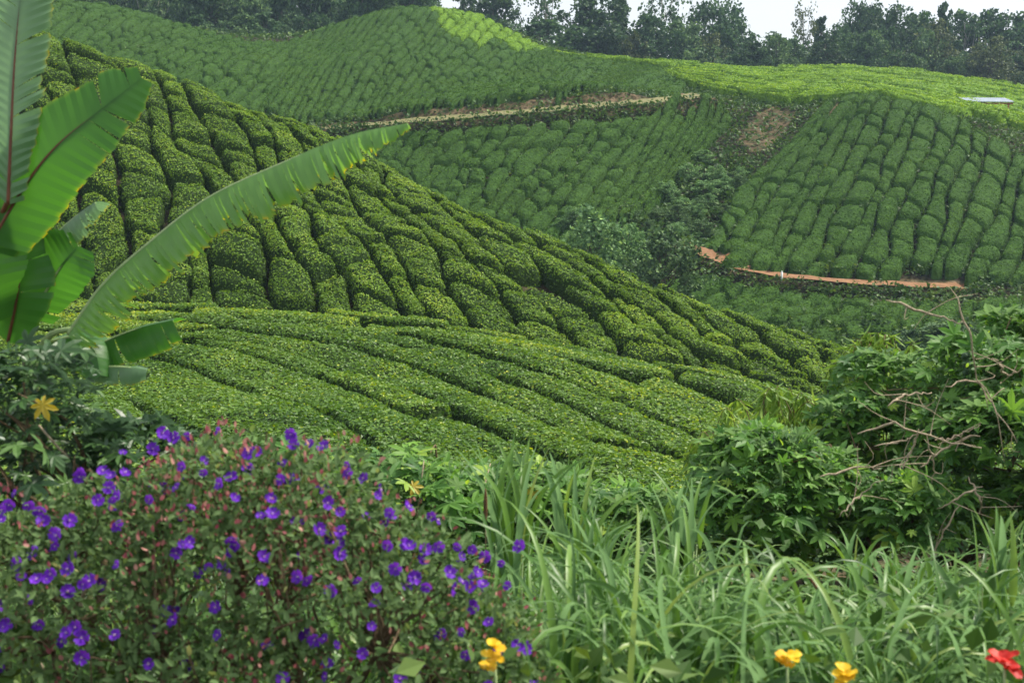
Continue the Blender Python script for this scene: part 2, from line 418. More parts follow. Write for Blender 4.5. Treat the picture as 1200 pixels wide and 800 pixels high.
# tracks: the ground is benched along each of them
def dist_poly(x, y, pl):
    x = np.asarray(x, float); y = np.asarray(y, float)
    best = np.full(x.shape, 1e9); zb = np.zeros(x.shape); sd = np.zeros(x.shape)
    for i in range(len(pl) - 1):
        p, q = pl[i], pl[i + 1]
        d = q[:2] - p[:2]; L = (d ** 2).sum()
        t = np.clip(((x - p[0]) * d[0] + (y - p[1]) * d[1]) / L, 0, 1)
        dx = x - p[0] - t * d[0]; dy = y - p[1] - t * d[1]
        dd = np.hypot(dx, dy); m = dd < best
        best = np.where(m, dd, best); zb = np.where(m, p[2] + t * (q[2] - p[2]), zb)
        sd = np.where(m, np.sign(d[0] * dy - d[1] * dx), sd)
    return best, zb, sd
TRACK_UP = [(330,158,99),(400,150,98),(470,144,96.5),(600,133,97),(690,126,98.5),(760,120,100),(820,112,103)]
TRACK_LO = [(800,286,78),(822,296,77),(835,304,76),(860,313,75.5),(900,322,75),(950,328,74.6),(1000,333,74.6),(1085,337,74.8),(1125,337,75)]
up = spline([P(*q) for q in TRACK_UP], 24); lo = spline([P(*q) for q in TRACK_LO], 30)
for pl, hw, bank in ((up, 1.2, 1.4), (lo, .55, .8)):
    x0, x1 = pl[:, 0].min() - 6, pl[:, 0].max() + 6; y0, y1 = pl[:, 1].min() - 6, pl[:, 1].max() + 6
    j0, j1 = int((x0 - GX0) / GS), int((x1 - GX0) / GS); i0, i1 = int((y0 - GY0) / GS), int((y1 - GY0) / GS)
    sx, sy = XX[i0:i1, j0:j1], YY[i0:i1, j0:j1]
    d, zb, sd = dist_poly(sx, sy, pl)
    w = np.clip((hw + np.where(sd > 0, bank * .6, bank) - d) / np.where(sd > 0, bank * .6, bank), 0, 1); w = w * w * (3 - 2 * w)
    ZZ[i0:i1, j0:j1] = ZZ[i0:i1, j0:j1] * (1 - w) + (zb + np.where(d < hw, .16, .10) * sd * d) * w

# ---------------------------------------------------------------- ground
def in_poly(px, py, poly):
    poly = np.asarray(poly, float); c = np.zeros(np.shape(px), bool)
    j = len(poly) - 1
    for i in range(len(poly)):
        xi, yi = poly[i]; xj, yj = poly[j]
        c ^= ((yi > py) != (yj > py)) & (px < (xj - xi) * (py - yi) / (yj - yi + 1e-12) + xi)
        j = i
    return c
# bare earth, given by where it lies on the hills (world outlines got from the photo)
def world_poly(pp, y0, y1): return np.array([hit(a, b, y0, y1, 0.3) for a, b in pp])
BARE = [world_poly([(888,127),(905,121),(934,127),(924,148),(900,170),(878,174),(866,158),(878,142)], 85, 115),
        world_poly([(972,124),(998,113),(985,130),(966,150),(962,148)], 80, 106),
        world_poly([(605,322),(628,325),(645,342),(630,346),(608,336)], 40, 48),
        world_poly([(606,292),(624,297),(632,312),(620,312),(606,302)], 42, 50),
        world_poly([(700,352),(720,360),(735,378),(712,374)], 39, 46)]
SHRUB = world_poly([(808,185),(868,180),(886,192),(866,225),(815,285),(750,318),(690,292),(652,262),(680,248),(728,266),(778,240)], 72, 100)
rb = rng
m_soil, n_, out_ = nmat("hill_soil_and_weeds")
at = n_.nodes.new("ShaderNodeAttribute"); at.attribute_name = "tint"
g_ = n_.nodes.new("ShaderNodeNewGeometry")
no1 = n_.nodes.new("ShaderNodeTexNoise"); no1.inputs['Scale'].default_value = 1.3; no1.inputs['Detail'].default_value = 8; no1.inputs['Roughness'].default_value = .7
n_.links.new(g_.outputs['Position'], no1.inputs['Vector'])
weed = n_.nodes.new("ShaderNodeValToRGB")
e = weed.color_ramp.elements; e[0].position = .35; e[0].color = (.010, .016, .006, 1); e[1].position = .7; e[1].color = (.03, .045, .012, 1)
x_ = e.new(.5); x_.color = (.03, .022, .013, 1)
soil = n_.nodes.new("ShaderNodeValToRGB")
e = soil.color_ramp.elements; e[0].position = .3; e[0].color = (.10, .06, .03, 1); e[1].position = .75; e[1].color = (.36, .19, .11, 1)
x_ = e.new(.48); x_.color = (.24, .11, .055, 1)
brown = n_.nodes.new("ShaderNodeValToRGB")
e = brown.color_ramp.elements; e[0].position = .35; e[0].color = (.04, .055, .018, 1); e[1].position = .72; e[1].color = (.22, .155, .095, 1)
x_ = e.new(.52); x_.color = (.10, .075, .04, 1)
for r_ in (weed, soil, brown): n_.links.new(no1.outputs['Fac'], r_.inputs['Fac'])
def mr(a, b, s, d):
    r = n_.nodes.new("ShaderNodeMapRange"); r.inputs[1].default_value = a; r.inputs[2].default_value = b
    n_.links.new(s, r.inputs[0]); return r.outputs[0]
mx1 = n_.nodes.new("ShaderNodeMix"); mx1.data_type = 'RGBA'
n_.links.new(mr(.15, .45, at.outputs['Fac'], 0), mx1.inputs[0]); n_.links.new(weed.outputs[0], mx1.inputs[6]); n_.links.new(brown.outputs[0], mx1.inputs[7])
mx2 = n_.nodes.new("ShaderNodeMix"); mx2.data_type = 'RGBA'
n_.links.new(mr(.6, .9, at.outputs['Fac'], 0), mx2.inputs[0]); n_.links.new(mx1.outputs[2], mx2.inputs[6]); n_.links.new(soil.outputs[0], mx2.inputs[7])
b_ = n_.nodes.new("ShaderNodeBsdfPrincipled"); b_.inputs['Roughness'].default_value = .95; b_.inputs['Specular IOR Level'].default_value = .1
bp_ = n_.nodes.new("ShaderNodeBump"); bp_.inputs['Strength'].default_value = .8; bp_.inputs['Distance'].default_value = .15
no2 = n_.nodes.new("ShaderNodeTexNoise"); no2.inputs['Scale'].default_value = 5; no2.inputs['Detail'].default_value = 8
n_.links.new(g_.outputs['Position'], no2.inputs['Vector']); n_.links.new(no2.outputs['Fac'], bp_.inputs['Height'])
n_.links.new(bp_.outputs[0], b_.inputs['Normal']); n_.links.new(mx2.outputs[2], b_.inputs['Base Color']); n_.links.new(b_.outputs[0], out_.inputs['Surface'])

du, zu, su = dist_poly(XX, YY, up); dl, zl, sl = dist_poly(XX, YY, lo)
T = np.zeros(XX.shape)
nn = fbm(XX * .7, YY * .7, 3)
T = np.maximum(T, np.where((du < 2.3 + nn * .9) & (su > 0), .45, 0)); T = np.maximum(T, np.where((du < 1.9), .5, 0))
T = np.maximum(T, np.where((dl < .35 + nn * .3) | ((dl < .7 + nn * .4) & (sl > 0)), 1.0, 0))
for bp in BARE[:2]: T = np.maximum(T, np.where(in_poly(XX, YY, bp), .55, 0))
for bp in BARE[2:]: T = np.maximum(T, np.where(in_poly(XX, YY, bp), .4, 0))
T = np.maximum(T, np.where(np.hypot(XX - 2.6, (YY - 10.2)) < 1.6, .4, 0))
mb = MB()
rough = (fbm(XX * .9, YY * .9, 11, 4) - .5) * np.clip(.16 + T * .5, 0, .5)
V = np.stack([XX, YY, ZZ + rough], -1).reshape(-1, 3)
i = np.arange(NY - 1)[:, None] * NX + np.arange(NX - 1)[None]
F = np.stack([i, i + 1, i + NX + 1, i + NX], -1).reshape(-1, 4)
mb.add(V, F, 0, T.ravel(), True)
tag(mb.build("hillside_ground", m_soil), kind="structure", label="rolling hillside soil under the tea rows")

# tracks as real strips laid on their benches
def strip(pl, hw, name, mat, lift=0.07):
    c = spline(pl, 160); tg = np.gradient(c[:, :2], axis=0); tg /= np.linalg.norm(tg, axis=1, keepdims=True)
    nr = np.stack([-tg[:, 1], tg[:, 0]], -1)
    k = np.linspace(-1, 1, 7)
    wv = hw * (1 + .25 * (fbm(np.arange(160) * .2, np.zeros(160), 5) - .5))
    xy = c[:, None, :2] + nr[:, None, :] * (k[None, :, None] * wv[:, None, None])
    z = zt(xy[..., 0], xy[..., 1]) + lift + .1 * (fbm(xy[..., 0] * 1.1, xy[..., 1] * 1.1, 21) - .3)
    V = np.concatenate([xy, z[..., None]], -1).reshape(-1, 3)
    i = np.arange(159)[:, None] * 7 + np.arange(6)[None]
    F = np.stack([i, i + 1, i + 8, i + 7], -1).reshape(-1, 4)
    m = MB(); m.add(V, F, 0, .5, True)
    return tag(m.build(name, mat), kind="structure")
M['track_tan'] = solid_mat("track_dry_grass_and_dust", (.10, .11, .045), (.25, .22, .11), 1.8, .95, .4, .1)
M['track_red'] = solid_mat("track_red_clay", (.15, .08, .04), (.30, .165, .09), 1.5, .95, .4, .1)
strip(up, 1.25, "dirt_track", M['track_tan'])
strip(lo, .55, "clay_path", M['track_red'], .14)
# ---------------------------------------------------------------- tea bushes
QUAD = [[0, 0, 0], [.45, .5, .06], [1, 0, -.08], [.45, -.5, .06]]
QF = [[[0, 1, 2, 3]]]
def cells(reg, ab, b0, b1, seg, gap, wob=.25, slant=.5, eg=1.0):
    """split every row into bushes; returns list of (function giving XY of (s,t)), size)"""
    out = []
    for r in range(len(ab) - 1):
        aL, aR = ab[r], ab[r + 1]; dw = aR - aL
        def edge(i, b, dw=dw): return ab[i] + (noise2(b * 3.1 + i * 17.3, np.full(np.shape(b), i * 7.7), 5) - .5) * 2 * wob * dw
        t = np.linspace(b0, b1, 400); p = reg.xy(np.full(400, (aL + aR) / 2), t)
        L = np.concatenate([[0], np.cumsum(np.hypot(*np.diff(p, axis=0).T))])
        e = [-rng.random() * seg[1]]
        while e[-1] < L[-1]: e.append(e[-1] + seg[0] + rng.random() ** 1.3 * (seg[1] - seg[0]))
        e = np.clip(np.array(e), 0, L[-1]); e = e[np.concatenate([[True], np.diff(e) > .25])]
        bb = np.interp(e, L, t)
        wm = np.hypot(*(reg.xy([aR], [(b0 + b1) / 2])[0] - reg.xy([aL], [(b0 + b1) / 2])[0]))
        sl = (rng.random(len(bb)) - .5) * 2 * slant
        for k in range(len(bb) - 1):
            ln = e[k + 1] - e[k]
            if ln < .5: continue
            pm = reg.xy([(aL + aR) / 2], [(bb[k] + bb[k + 1]) / 2])[0]
            dbl = (bb[k + 1] - bb[k]) / ln                      # b per metre
            def f(s, q, r=r, k=k, b0_=bb[k], b1_=bb[k + 1], s0=sl[k] * dbl * wm * .5, s1=sl[k + 1] * dbl * wm * .5, dbl=dbl, wm=wm, edge=edge):
                gs = gap / max(wm, .2)
                s2 = s * (1 - gs)
                q2 = q * (1 - gap * eg * dbl / (b1_ - b0_ + 1e-9))
                B0 = b0_ + s0 * s2; B1 = b1_ + s1 * s2
                b = B0 + (q2 + 1) / 2 * (B1 - B0)
                l = edge(r, b); rr = edge(r + 1, b)
                return reg.xy(l + (s2 + 1) / 2 * (rr - l), b)
            out.append((f, ln, wm, pm, r, k))
    return out

def squircle(s, t, k):
    """pull the corners of the square in; k = 0 keeps a rectangle"""
    return s * np.sqrt(np.maximum(1 - k * t * t * .5, 0)), t * np.sqrt(np.maximum(1 - k * s * s * .5, 0))
def bush_surface(cell, S, Tt, H, seed, lump=.1, corner=.55, pw=5.0):
    f, ln, wm, pm = cell[:4]
    kk = corner
    s2, t2 = squircle(S, Tt, kk)
    xy = f(s2, t2)
    # crown height profile: flat picked top, rounded shoulders; steep sides in metres, so long bushes have short ends
    es = (1 - np.abs(S)) * wm / 2; et = (1 - np.abs(Tt)) * ln / 2
    R = min(.24, wm * .15) if corner > .3 else .14
    def prof(e): x = np.clip(e / R, 0, 1); return np.sqrt(np.maximum(1 - (1 - x) ** 2, 0))
    h = prof(es) * prof(et)
    h = h * (1 - .10 * S ** 2) * H
    nz = (fbm(xy[:, 0] * 1.3, xy[:, 1] * 1.3, seed) - .5) * 2 * lump + (noise2(xy[:, 0] * 5, xy[:, 1] * 5, seed + 9) - .5) * lump * .6
    z = zt(xy[:, 0], xy[:, 1]) - .12 + (h + nz * np.clip(h / H, 0, 1)) 
    return np.column_stack([xy, z]), h / H
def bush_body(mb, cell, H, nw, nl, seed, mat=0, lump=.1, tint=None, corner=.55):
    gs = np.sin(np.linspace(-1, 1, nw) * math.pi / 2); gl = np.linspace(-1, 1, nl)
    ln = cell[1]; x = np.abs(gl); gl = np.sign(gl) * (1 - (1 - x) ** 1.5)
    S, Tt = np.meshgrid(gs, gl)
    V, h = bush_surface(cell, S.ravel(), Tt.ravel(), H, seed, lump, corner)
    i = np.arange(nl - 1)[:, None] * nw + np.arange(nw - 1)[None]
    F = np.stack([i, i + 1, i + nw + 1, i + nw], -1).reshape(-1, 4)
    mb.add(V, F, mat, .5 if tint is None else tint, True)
    return V
def bush_leaves(mb, cell, H, dens, size, seed, mat=1, lump=.1, tb=0.0, corner=.55, up=.6):
    n = max(4, int(dens * cell[1] * cell[2]))
    S = rng.random(n) * 2 - 1; Tt = rng.random(n) * 2 - 1
    m = rng.random(n) < .35                                  # more on the shoulders, whose area is larger than it looks from above
    ax = rng.random(n) < cell[1] / (cell[1] + cell[2])
    v = np.sign(rng.random(n) - .5) * (1 - rng.random(n) ** 1.6 * .32)
    S = np.where(m & ax, v, S); Tt = np.where(m & ~ax, v, Tt)
    p, h = bush_surface(cell, S, Tt, H, seed, lump, corner)
    ps, _ = bush_surface(cell, np.clip(S + .03, -1, 1), Tt, H, seed, lump, corner)
    pt, _ = bush_surface(cell, S, np.clip(Tt + .03, -1, 1), H, seed, lump, corner)
    nr = np.cross(ps - p, pt - p); nr *= np.sign(nr[:, 2:3] + 1e-9)
    ll = np.linalg.norm(nr, axis=1, keepdims=True); nr = np.where(ll > 1e-9, nr / (ll + 1e-12), [0, 0, 1])
    d = rng.normal(size=(n, 3)); d = d - (d * nr).sum(1, keepdims=True) * nr * .75
    nn = nr + rng.normal(size=(n, 3)) * .55
    off = (rng.random(n) ** 2)[:, None] * .05 * nr
    sz = size * (.7 + .6 * rng.random(n))
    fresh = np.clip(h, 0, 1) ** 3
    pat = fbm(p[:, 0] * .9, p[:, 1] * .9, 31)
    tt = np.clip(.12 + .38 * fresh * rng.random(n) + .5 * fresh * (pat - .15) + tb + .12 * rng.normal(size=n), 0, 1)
    sp = rng.random(n) < .014 * fresh
    tt = np.where(sp, 1.0, tt)
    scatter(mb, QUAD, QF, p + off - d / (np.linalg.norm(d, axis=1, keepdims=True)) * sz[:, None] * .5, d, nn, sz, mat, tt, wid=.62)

TRK = []
def blocked(c, strict=0.0):
    x, y = c[3]
    d1, _, s1 = dist_poly(np.array([x]), np.array([y]), up); d2, _, s2 = dist_poly(np.array([x]), np.array([y]), lo)
    r = c[2] * .5 + .3
    if d1[0] < (2.8 if s1[0] > 0 else 1.7): return True
    if d2[0] < (1.15 if s2[0] > 0 else 1.0): return True
    for bp in BARE:
        if in_poly(np.array([x]), np.array([y]), bp)[0]: return True
    if y > 72 and in_poly(np.array([x]), np.array([y]), SHRUB)[0]: return True
    return False
BUSHES = []     # (zone, cell, height)
def grow(zone, reg, w, b0, b1, seg, gap, H, ab=None, **k):
    if ab is None: ab = reg.rows(w, b0, b1)
    for c in cells(reg, ab, b0, b1, seg, gap, **k):
        if zone == 'terrace' and reg is TERR and c[3][1] > np.interp(c[3][0], CR_NEAR[:, 0], CR_NEAR[:, 1]) - .3: continue
        if not blocked(c): BUSHES.append([zone, c, H])
grow('near', NEAR, 1.5, -.30, 2.06, (.9, 2.4), .05, .85, wob=.42, slant=.8, eg=2.2)
grow('terrace', TERR, 1.6, 0, 3.0, (3.5, 11), .04, .82, ab=np.array([0, .55, 1, 1.48, 2, 2.6, 3, 3.55, 4, 4.45, 5, 5.6, 6, 6.5, 7, 7.5, 8]), wob=.10, slant=.8)
grow('terrace', CREST, 1.3, 0, 5, (2.0, 5.5), .05, .82, ab=np.array([0, .32, .64, .97]), wob=.2, slant=.6)
grow('right', RIGHT, 1.2, -.16, 2.04, (1.3, 4.8), .055, .78, wob=.32, slant=.7)
grow('foot', FOOT, 1.2, 0.0, 2.3, (1.8, 6), .07, .9, wob=.36, slant=.8)
grow('below', BELOW, 1.15, .05, 2.3, (1.3, 4.2), .055, .78, wob=.32, slant=.7)
grow('apex', APEX, 1.2, -.30, 2.05, (1.8, 7), .065, .8, wob=.30, slant=.7)
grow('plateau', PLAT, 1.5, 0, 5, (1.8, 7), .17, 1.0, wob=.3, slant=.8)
# how large each shows
vis = []
for q in BUSHES:
    x, y = q[1][3]; z = zt(x, y) + .7
    px, py, f = proj([x, y, z]); px, py, f = px[0], py[0], f[0]
    s = q[1][1] * q[1][2] / f ** 2
    if not (-25 < px < 1225 and -10 < py < 700): s = 0
    else:
        t = np.linspace(.25, .97, 60)
        if np.any(zt(x * t, y * t) + .55 > z * t): s *= .02
    vis.append(s)
    q.append(px); q.append(py)
order = np.argsort(-np.array(vis))
single = set(order[:298].tolist())
print("bushes", len(BUSHES), "zones", {z: sum(1 for q in BUSHES if q[0] == z) for z in set(q[0] for q in BUSHES)}, "single", {z: sum(1 for i in single if BUSHES[i][0] == z) for z in set(q[0] for q in BUSHES)})
PAR = {'near': (12, 1.0, 380, .085, 'tea_body', 'tea_near'), 'terrace': (12, 1.0, 620, .075, 'tea_body', 'tea_terrace'),
       'right': (10, .7, 85, .12, 'tea_far_body', 'tea_far'), 'foot': (9, .7, 80, .13, 'tea_far_body', 'tea_far'),
       'below': (9, .6, 65, .13, 'tea_far_body', 'tea_far'), 'apex': (8, .45, 40, .14, 'tea_far_body', 'tea_far'), 'plateau': (6, .35, 34, .2, 'tea_sunlit_body', 'tea_sunlit')}
rest = MB(); RM = [M['tea_body'], M['tea_near'], M['tea_terrace'], M['tea_far_body'], M['tea_far'], M['tea_sunlit_body'], M['tea_sunlit']]
RI = {'tea_body': 0, 'tea_near': 1, 'tea_terrace': 2, 'tea_far_body': 3, 'tea_far': 4, 'tea_sunlit_body': 5, 'tea_sunlit': 6}
def near_label(px, py, c):
    if c[0] == 'terrace':
        if py > 520: return "tea hedge at the lower edge of the flat terrace, behind the tall grass"
        if py < 400: return "yellow-tipped tea hedge along the back crest of the flat terrace"
        return "flat-topped tea hedge on the left half of the terrace" if px < 560 else "flat-topped tea hedge on the right half of the terrace"
    if c[0] == 'near':
        if px < 130: return "tea bush of the near hillside showing between the banana leaves"
        where = "on the upper slope" if py < 60 + (px - 60) * .42 + 60 else ("at the foot of the slope" if py > 330 + max(0, px - 300) * .13 else "halfway up the slope")
        side = "left third" if px < 400 else ("middle third" if px < 720 else "right third")
        return "tea bush %s, %s of near hillside" % (where, side)
    return "small tea bush on the far slope"
for i, q in enumerate(BUSHES):
    zone, c, H, px, py = q[:5]
    nw, dl_, dens, sz, mbn, mln = PAR[zone]
    if vis[i] == 0 and zone in ('near', 'terrace'): dens *= .6
    Hh = H * (.82 + .32 * rng.random())
    sunlit = (zone == 'apex' and 503 < px < 775 and py < np.interp(px, [505, 540, 600, 680, 770], [13, 40, 52, 60, 68]))
    if sunlit: mbn, mln = 'tea_sunlit_body', 'tea_sunlit'  # sunlit right flank of the apex hill, painted by the brighter materials
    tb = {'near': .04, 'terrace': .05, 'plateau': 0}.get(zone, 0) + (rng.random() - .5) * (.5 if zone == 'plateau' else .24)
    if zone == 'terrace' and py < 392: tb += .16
    lump = .16 if zone == 'near' else (.13 if zone != 'terrace' else .07)
    corner = .55 if zone == 'near' else (.25 if zone == 'terrace' else .5)
    nl = int(max(6, c[1] * 5 * dl_))
    if i in single:
        m = MB()
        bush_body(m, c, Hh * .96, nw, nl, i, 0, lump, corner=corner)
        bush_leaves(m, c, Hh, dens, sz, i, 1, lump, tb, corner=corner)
        loc = np.array([c[3][0], c[3][1], float(zt(*c[3]))])
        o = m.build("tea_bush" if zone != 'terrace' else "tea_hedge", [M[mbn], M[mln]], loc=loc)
        tag(o, near_label(px, py, q), "tea bush", {'near': "tea bushes covering the near hillside", 'terrace': "tea hedges on the flat terrace"}.get(zone, "tea bushes on the far slopes"))
    else:
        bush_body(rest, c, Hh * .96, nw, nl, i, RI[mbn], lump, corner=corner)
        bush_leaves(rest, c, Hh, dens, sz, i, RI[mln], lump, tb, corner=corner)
tag(rest.build("tea_bushes", RM), "rows of clipped tea bushes covering the far hills", "tea bushes", kind="stuff")
# ---------------------------------------------------------------- bark, wood, metal
M['bark'] = solid_mat("tree_bark", (.06, .05, .038), (.17, .15, .12), 6, .9, .6, .1)
M['pale_bark'] = solid_mat("pale_tree_bark", (.22, .21, .18), (.46, .44, .39), 5, .85, .4, .15)
M['twig'] = solid_mat("brown_twigs", (.09, .062, .036), (.22, .16, .095), 40, .9, .3, .1)
M['pale_twig'] = solid_mat("pale_bare_branches", (.26, .20, .13), (.50, .41, .29), 30, .85, .3, .15)
M['roof'] = solid_mat("shed_roof_sheet", (.36, .42, .48), (.62, .66, .70), 1.5, .45, .1, .4)
M['post'] = solid_mat("shed_posts", (.28, .08, .05), (.38, .13, .08), 3, .8, .1, .2)
M['white'] = solid_mat("white_painted_wood", (.6, .6, .57), (.8, .8, .77), 8, .6, .1, .3)
def forest_mat(name, k, warm=0.0):
    c = np.array([(.016, .040, .016), (.040, .085, .030), (.09, .16, .05)]) * k
    c[:, 0] *= 1 + warm
    return leaf_mat(name, [(0, tuple(c[0])), (.55, tuple(c[1])), (1, tuple(c[2]))], .6, .18, spec=.2)
FM = [forest_mat("forest_foliage_dark", 1.0), forest_mat("forest_foliage_mid", 1.35), forest_mat("forest_foliage_pale", 1.9, .15), forest_mat("forest_foliage_olive", 1.3, .5), forest_mat("ravine_scrub_foliage", 3.2, .15)]

# ---------------------------------------------------------------- forest trees
def tree_proto(kind, seed, mat):
    """unit tree, 1 m high and about 1 m across at scale 1, built at 14 m and scaled; returns (trunk MB, crown MB)"""
    r = np.random.default_rng(seed)
    tr, cw = MB(), MB()
    Ht = 14.0
    if kind == 'dense':   base, cl, rad, nl, ls = .14, 40, 4.4, 7600, .42
    elif kind == 'cone':  base, cl, rad, nl, ls = .14, 30, 2.4, 3800, .42
    elif kind == 'tall':  base, cl, rad, nl, ls = .42, 22, 3.0, 3400, .40
    elif kind == 'umbrella': base, cl, rad, nl, ls = .42, 30, 4.4, 5200, .42
    elif kind == 'sparse': base, cl, rad, nl, ls = .5, 13, 2.8, 1000, .38
    else:                 base, cl, rad, nl, ls = .10, 28, 4.2, 4800, .46   # 'low'
    lean = r.normal(size=2) * .4
    k = np.linspace(0, 1, 9)
    ax = np.column_stack([lean[0] * k ** 2 + .15 * np.sin(k * 5 + seed), lean[1] * k ** 2 + .15 * np.cos(k * 4 + seed), k * Ht * .93 - .5])
    tube(tr, ax, .26 * (1 - k * .8), 7)
    cs = []
    for i in range(cl):
        f = base + (1 - base) * ((i + .5 * r.random()) / cl) * .95
        if kind == 'cone': rr = rad * (1 - (f - base) / (1 - base)) ** .8 + .3
        elif kind == 'umbrella': rr = rad * (.55 + .45 * math.sin((f - base) / (1 - base) * math.pi))
        else: rr = rad * math.sqrt(max(.06, math.sin(min(1, (f - base) / (1 - base) * .92 + .1) * math.pi)))
        th = i * 2.4 + r.random() * 1.2; q = rr * (.35 + .6 * r.random())
        p = np.array([math.cos(th) * q, math.sin(th) * q, f * Ht]) + [ax[-1, 0] * f, ax[-1, 1] * f, 0]
        a0 = ax[int(np.clip((f - .12) * 8, 0, 8))]
        mid = (a0 + p) / 2 + r.normal(size=3) * .25 + [0, 0, -.25]
        tube(tr, [a0, mid, p], [.10, .06, .025], 5)
        cs.append((p, (rr * .38 + .35) * (.7 + .6 * r.random())))
    per = nl // cl
    for p, s in cs:
        for sub in range(4):
            c2 = p + r.normal(size=3) * s * .45; s2 = s * (.35 + .4 * r.random())
            n = int(per / 4 * (.6 + .8 * r.random())) + 3
            u = r.normal(size=(n, 3)); u /= np.linalg.norm(u, axis=1, keepdims=True)
            pos = c2 + u * s2 * np.array([1, 1, .7]) * (.6 + .5 * r.random((n, 1)))
            d = r.normal(size=(n, 3)) + u * .5; nn_ = u + r.normal(size=(n, 3)) * .6 + [0, 0, .4]
            sz = ls * (.6 + .8 * r.random(n))
            scatter(cw, QUAD, QF, pos, d, nn_, sz, 0, np.clip(.3 + .25 * u[:, 2] * 0 + .3 * r.random() + .25 * r.normal(size=n), 0, 1), wid=.85)
    return tr, cw, Ht
PROTO = {}
def get_proto(kind, v, mi):
    key = (kind, v, mi)
    if key not in PROTO:
        tr, cw, Ht = tree_proto(kind, v * 31 + {'dense': 1, 'cone': 2, 'tall': 3, 'umbrella': 4, 'sparse': 5, 'low': 6}[kind], mi)
        root = empty("forest_tree", (0, 0, 0))
        tr.build("trunk", M['pale_bark'] if kind in ('tall', 'sparse') else M['bark'], root); cw.build("crown", FM[mi], root)
        PROTO[key] = [root, False]
    return PROTO[key]
def tree(name, px, top, Y, wpx, kind, mi, label, group, v=0, cat="tree", sink=0.0):
    wpx = wpx * (1.3 if kind in ('dense', 'umbrella', 'low') else 1.1) if cat == 'tree' else wpx
    a, bb = ray(px, top); x, z1 = a * Y, bb * Y; z0 = float(zt(x, Y)) - sink
    h = max(1.2, z1 - z0)
    pr = get_proto(kind, v, mi)
    o = pr[0] if not pr[1] else copy_tree(pr[0]); pr[1] = True
    o.name = name; o.location = (x, Y, z0); o.rotation_euler = (0, 0, rng.random() * 6.28)
    bw = {'dense': 8.2, 'cone': 5.2, 'tall': 6.2, 'umbrella': 8.5, 'sparse': 6.4, 'low': 8.6}[kind]
    w = wpx / 1500 * Y / bw; o.scale = (w, w, h / 14.2)
    tag(o, label, cat, group)
    return o
G1 = "trees of the forest along the skyline"
SKY = [(486,-30,188,60,'tall',1,"slender tree rising behind the rounded top of the farthest tea hill"),
 (455,-22,186,50,'dense',1,"dense tree behind the left shoulder of the farthest tea hill"),
 (572,-12,182,44,'dense',0,"dark dense tree right beside the bright flank of the top hill"),
 (540,-8,190,30,'tall',1,"thin tree left of the dark tree above the bright flank"),
 (600,8,190,24,'sparse',1,"scrawny tree between two dark trees above the bright flank"),
 (640,-22,186,44,'sparse',1,"tall see-through tree with thin trunk over the low round tree"),
 (634,24,176,62,'low',1,"low round tree left of the big dark tree"),
 (690,2,180,62,'dense',0,"big broad dark tree standing alone against the white sky"),
 (724,-6,184,34,'cone',0,"narrow dark tree joined to the big broad dark tree"),
 (778,-14,190,44,'sparse',1,"tall airy tree with open crown against the white sky"),
 (760,24,180,46,'dense',1,"bushy tree below the tall airy tree"),
 (800,30,178,46,'low',2,"paler bushy tree in the middle of the skyline"),
 (836,10,188,44,'umbrella',1,"flat-crowned tree above the middle of the skyline"),
 (868,36,184,40,'dense',1,"round tree left of the low dip in the skyline"),
 (858,8,196,26,'sparse',1,"ragged thin branch crown beside the flat-crowned tree"),
 (908,46,184,52,'low',1,"low tree in the dip of the skyline"),
 (944,14,188,26,'sparse',3,"bare wispy tree standing up right of the dip"),
 (963,22,190,24,'cone',0,"narrow tree beside the bare wispy tree"),
 (985,34,184,34,'dense',1,"round tree right of the narrow tree"),
 (1010,12,190,34,'umbrella',1,"tall flat-topped tree in the right forest"),
 (1040,17,188,44,'umbrella',0,"wide dark canopy tree in the right forest"),
 (1078,20,190,46,'dense',1,"full-crowned tree in the right forest"),
 (1107,4,192,22,'cone',0,"highest pointed tree of the right forest"),
 (1132,18,186,38,'tall',1,"open tree right of the highest pointed tree"),
 (1162,16,188,44,'dense',0,"dark broad tree near the right end of the forest"),
 (1196,22,184,46,'dense',1,"last broad tree at the right end of the forest"),
 (1235,18,186,50,'dense',0,"broad tree beyond the right end of the forest")]
for i, (px, top, Y, w, kd, mi, lb) in enumerate(SKY):
    tree("forest_tree", px, top - (7 if px > 660 else 2), Y, w * 1.15, kd, mi, lb, G1, v=i % 3)
for i in range(66):                                   # the lower edge of the forest, filling down to the tea
    px = 590 + i * 9.8 + rng.normal() * 4; Y = 170 + rng.random() * 14
    rt, rz = ray(px, 0)
    top = 58 + rng.random() * 12 - 22 * (rng.random() < .4) - 18 * np.clip((px - 980) / 120, 0, 1) * rng.random() + 8 * (px > 1100)
    if 590 < px < 680: top = 48 + rng.random() * 10
    tree("forest_shrub", px, top, Y, 26 + rng.random() * 20, 'low' if rng.random() < .6 else 'dense', int(rng.integers(0, 4)), "small bushy tree in the lower edge of the skyline forest", "bushy trees along the lower edge of the forest", v=int(rng.integers(0, 3)), sink=.5)
for i in range(64):                                   # the wood that fills the upper left corner
    px = -70 + i * 8.6 + rng.normal() * 5; Y = 162 + rng.random() * 34
    kd = ['dense', 'tall', 'tall', 'dense', 'umbrella', 'cone'][int(rng.integers(0, 6))]
    top = -60 + rng.random() * 50 - (20 if kd == 'tall' else 0)
    tree("forest_tree", px, top, Y, 34 + rng.random() * 22, kd, int(rng.integers(0, 3)), "pale-stemmed tall tree of the dark wood above the left hills" if kd == 'tall' else "dark leafy tree of the wood above the left hills", "trees of the dark wood above the left hills", v=int(rng.integers(0, 3)))
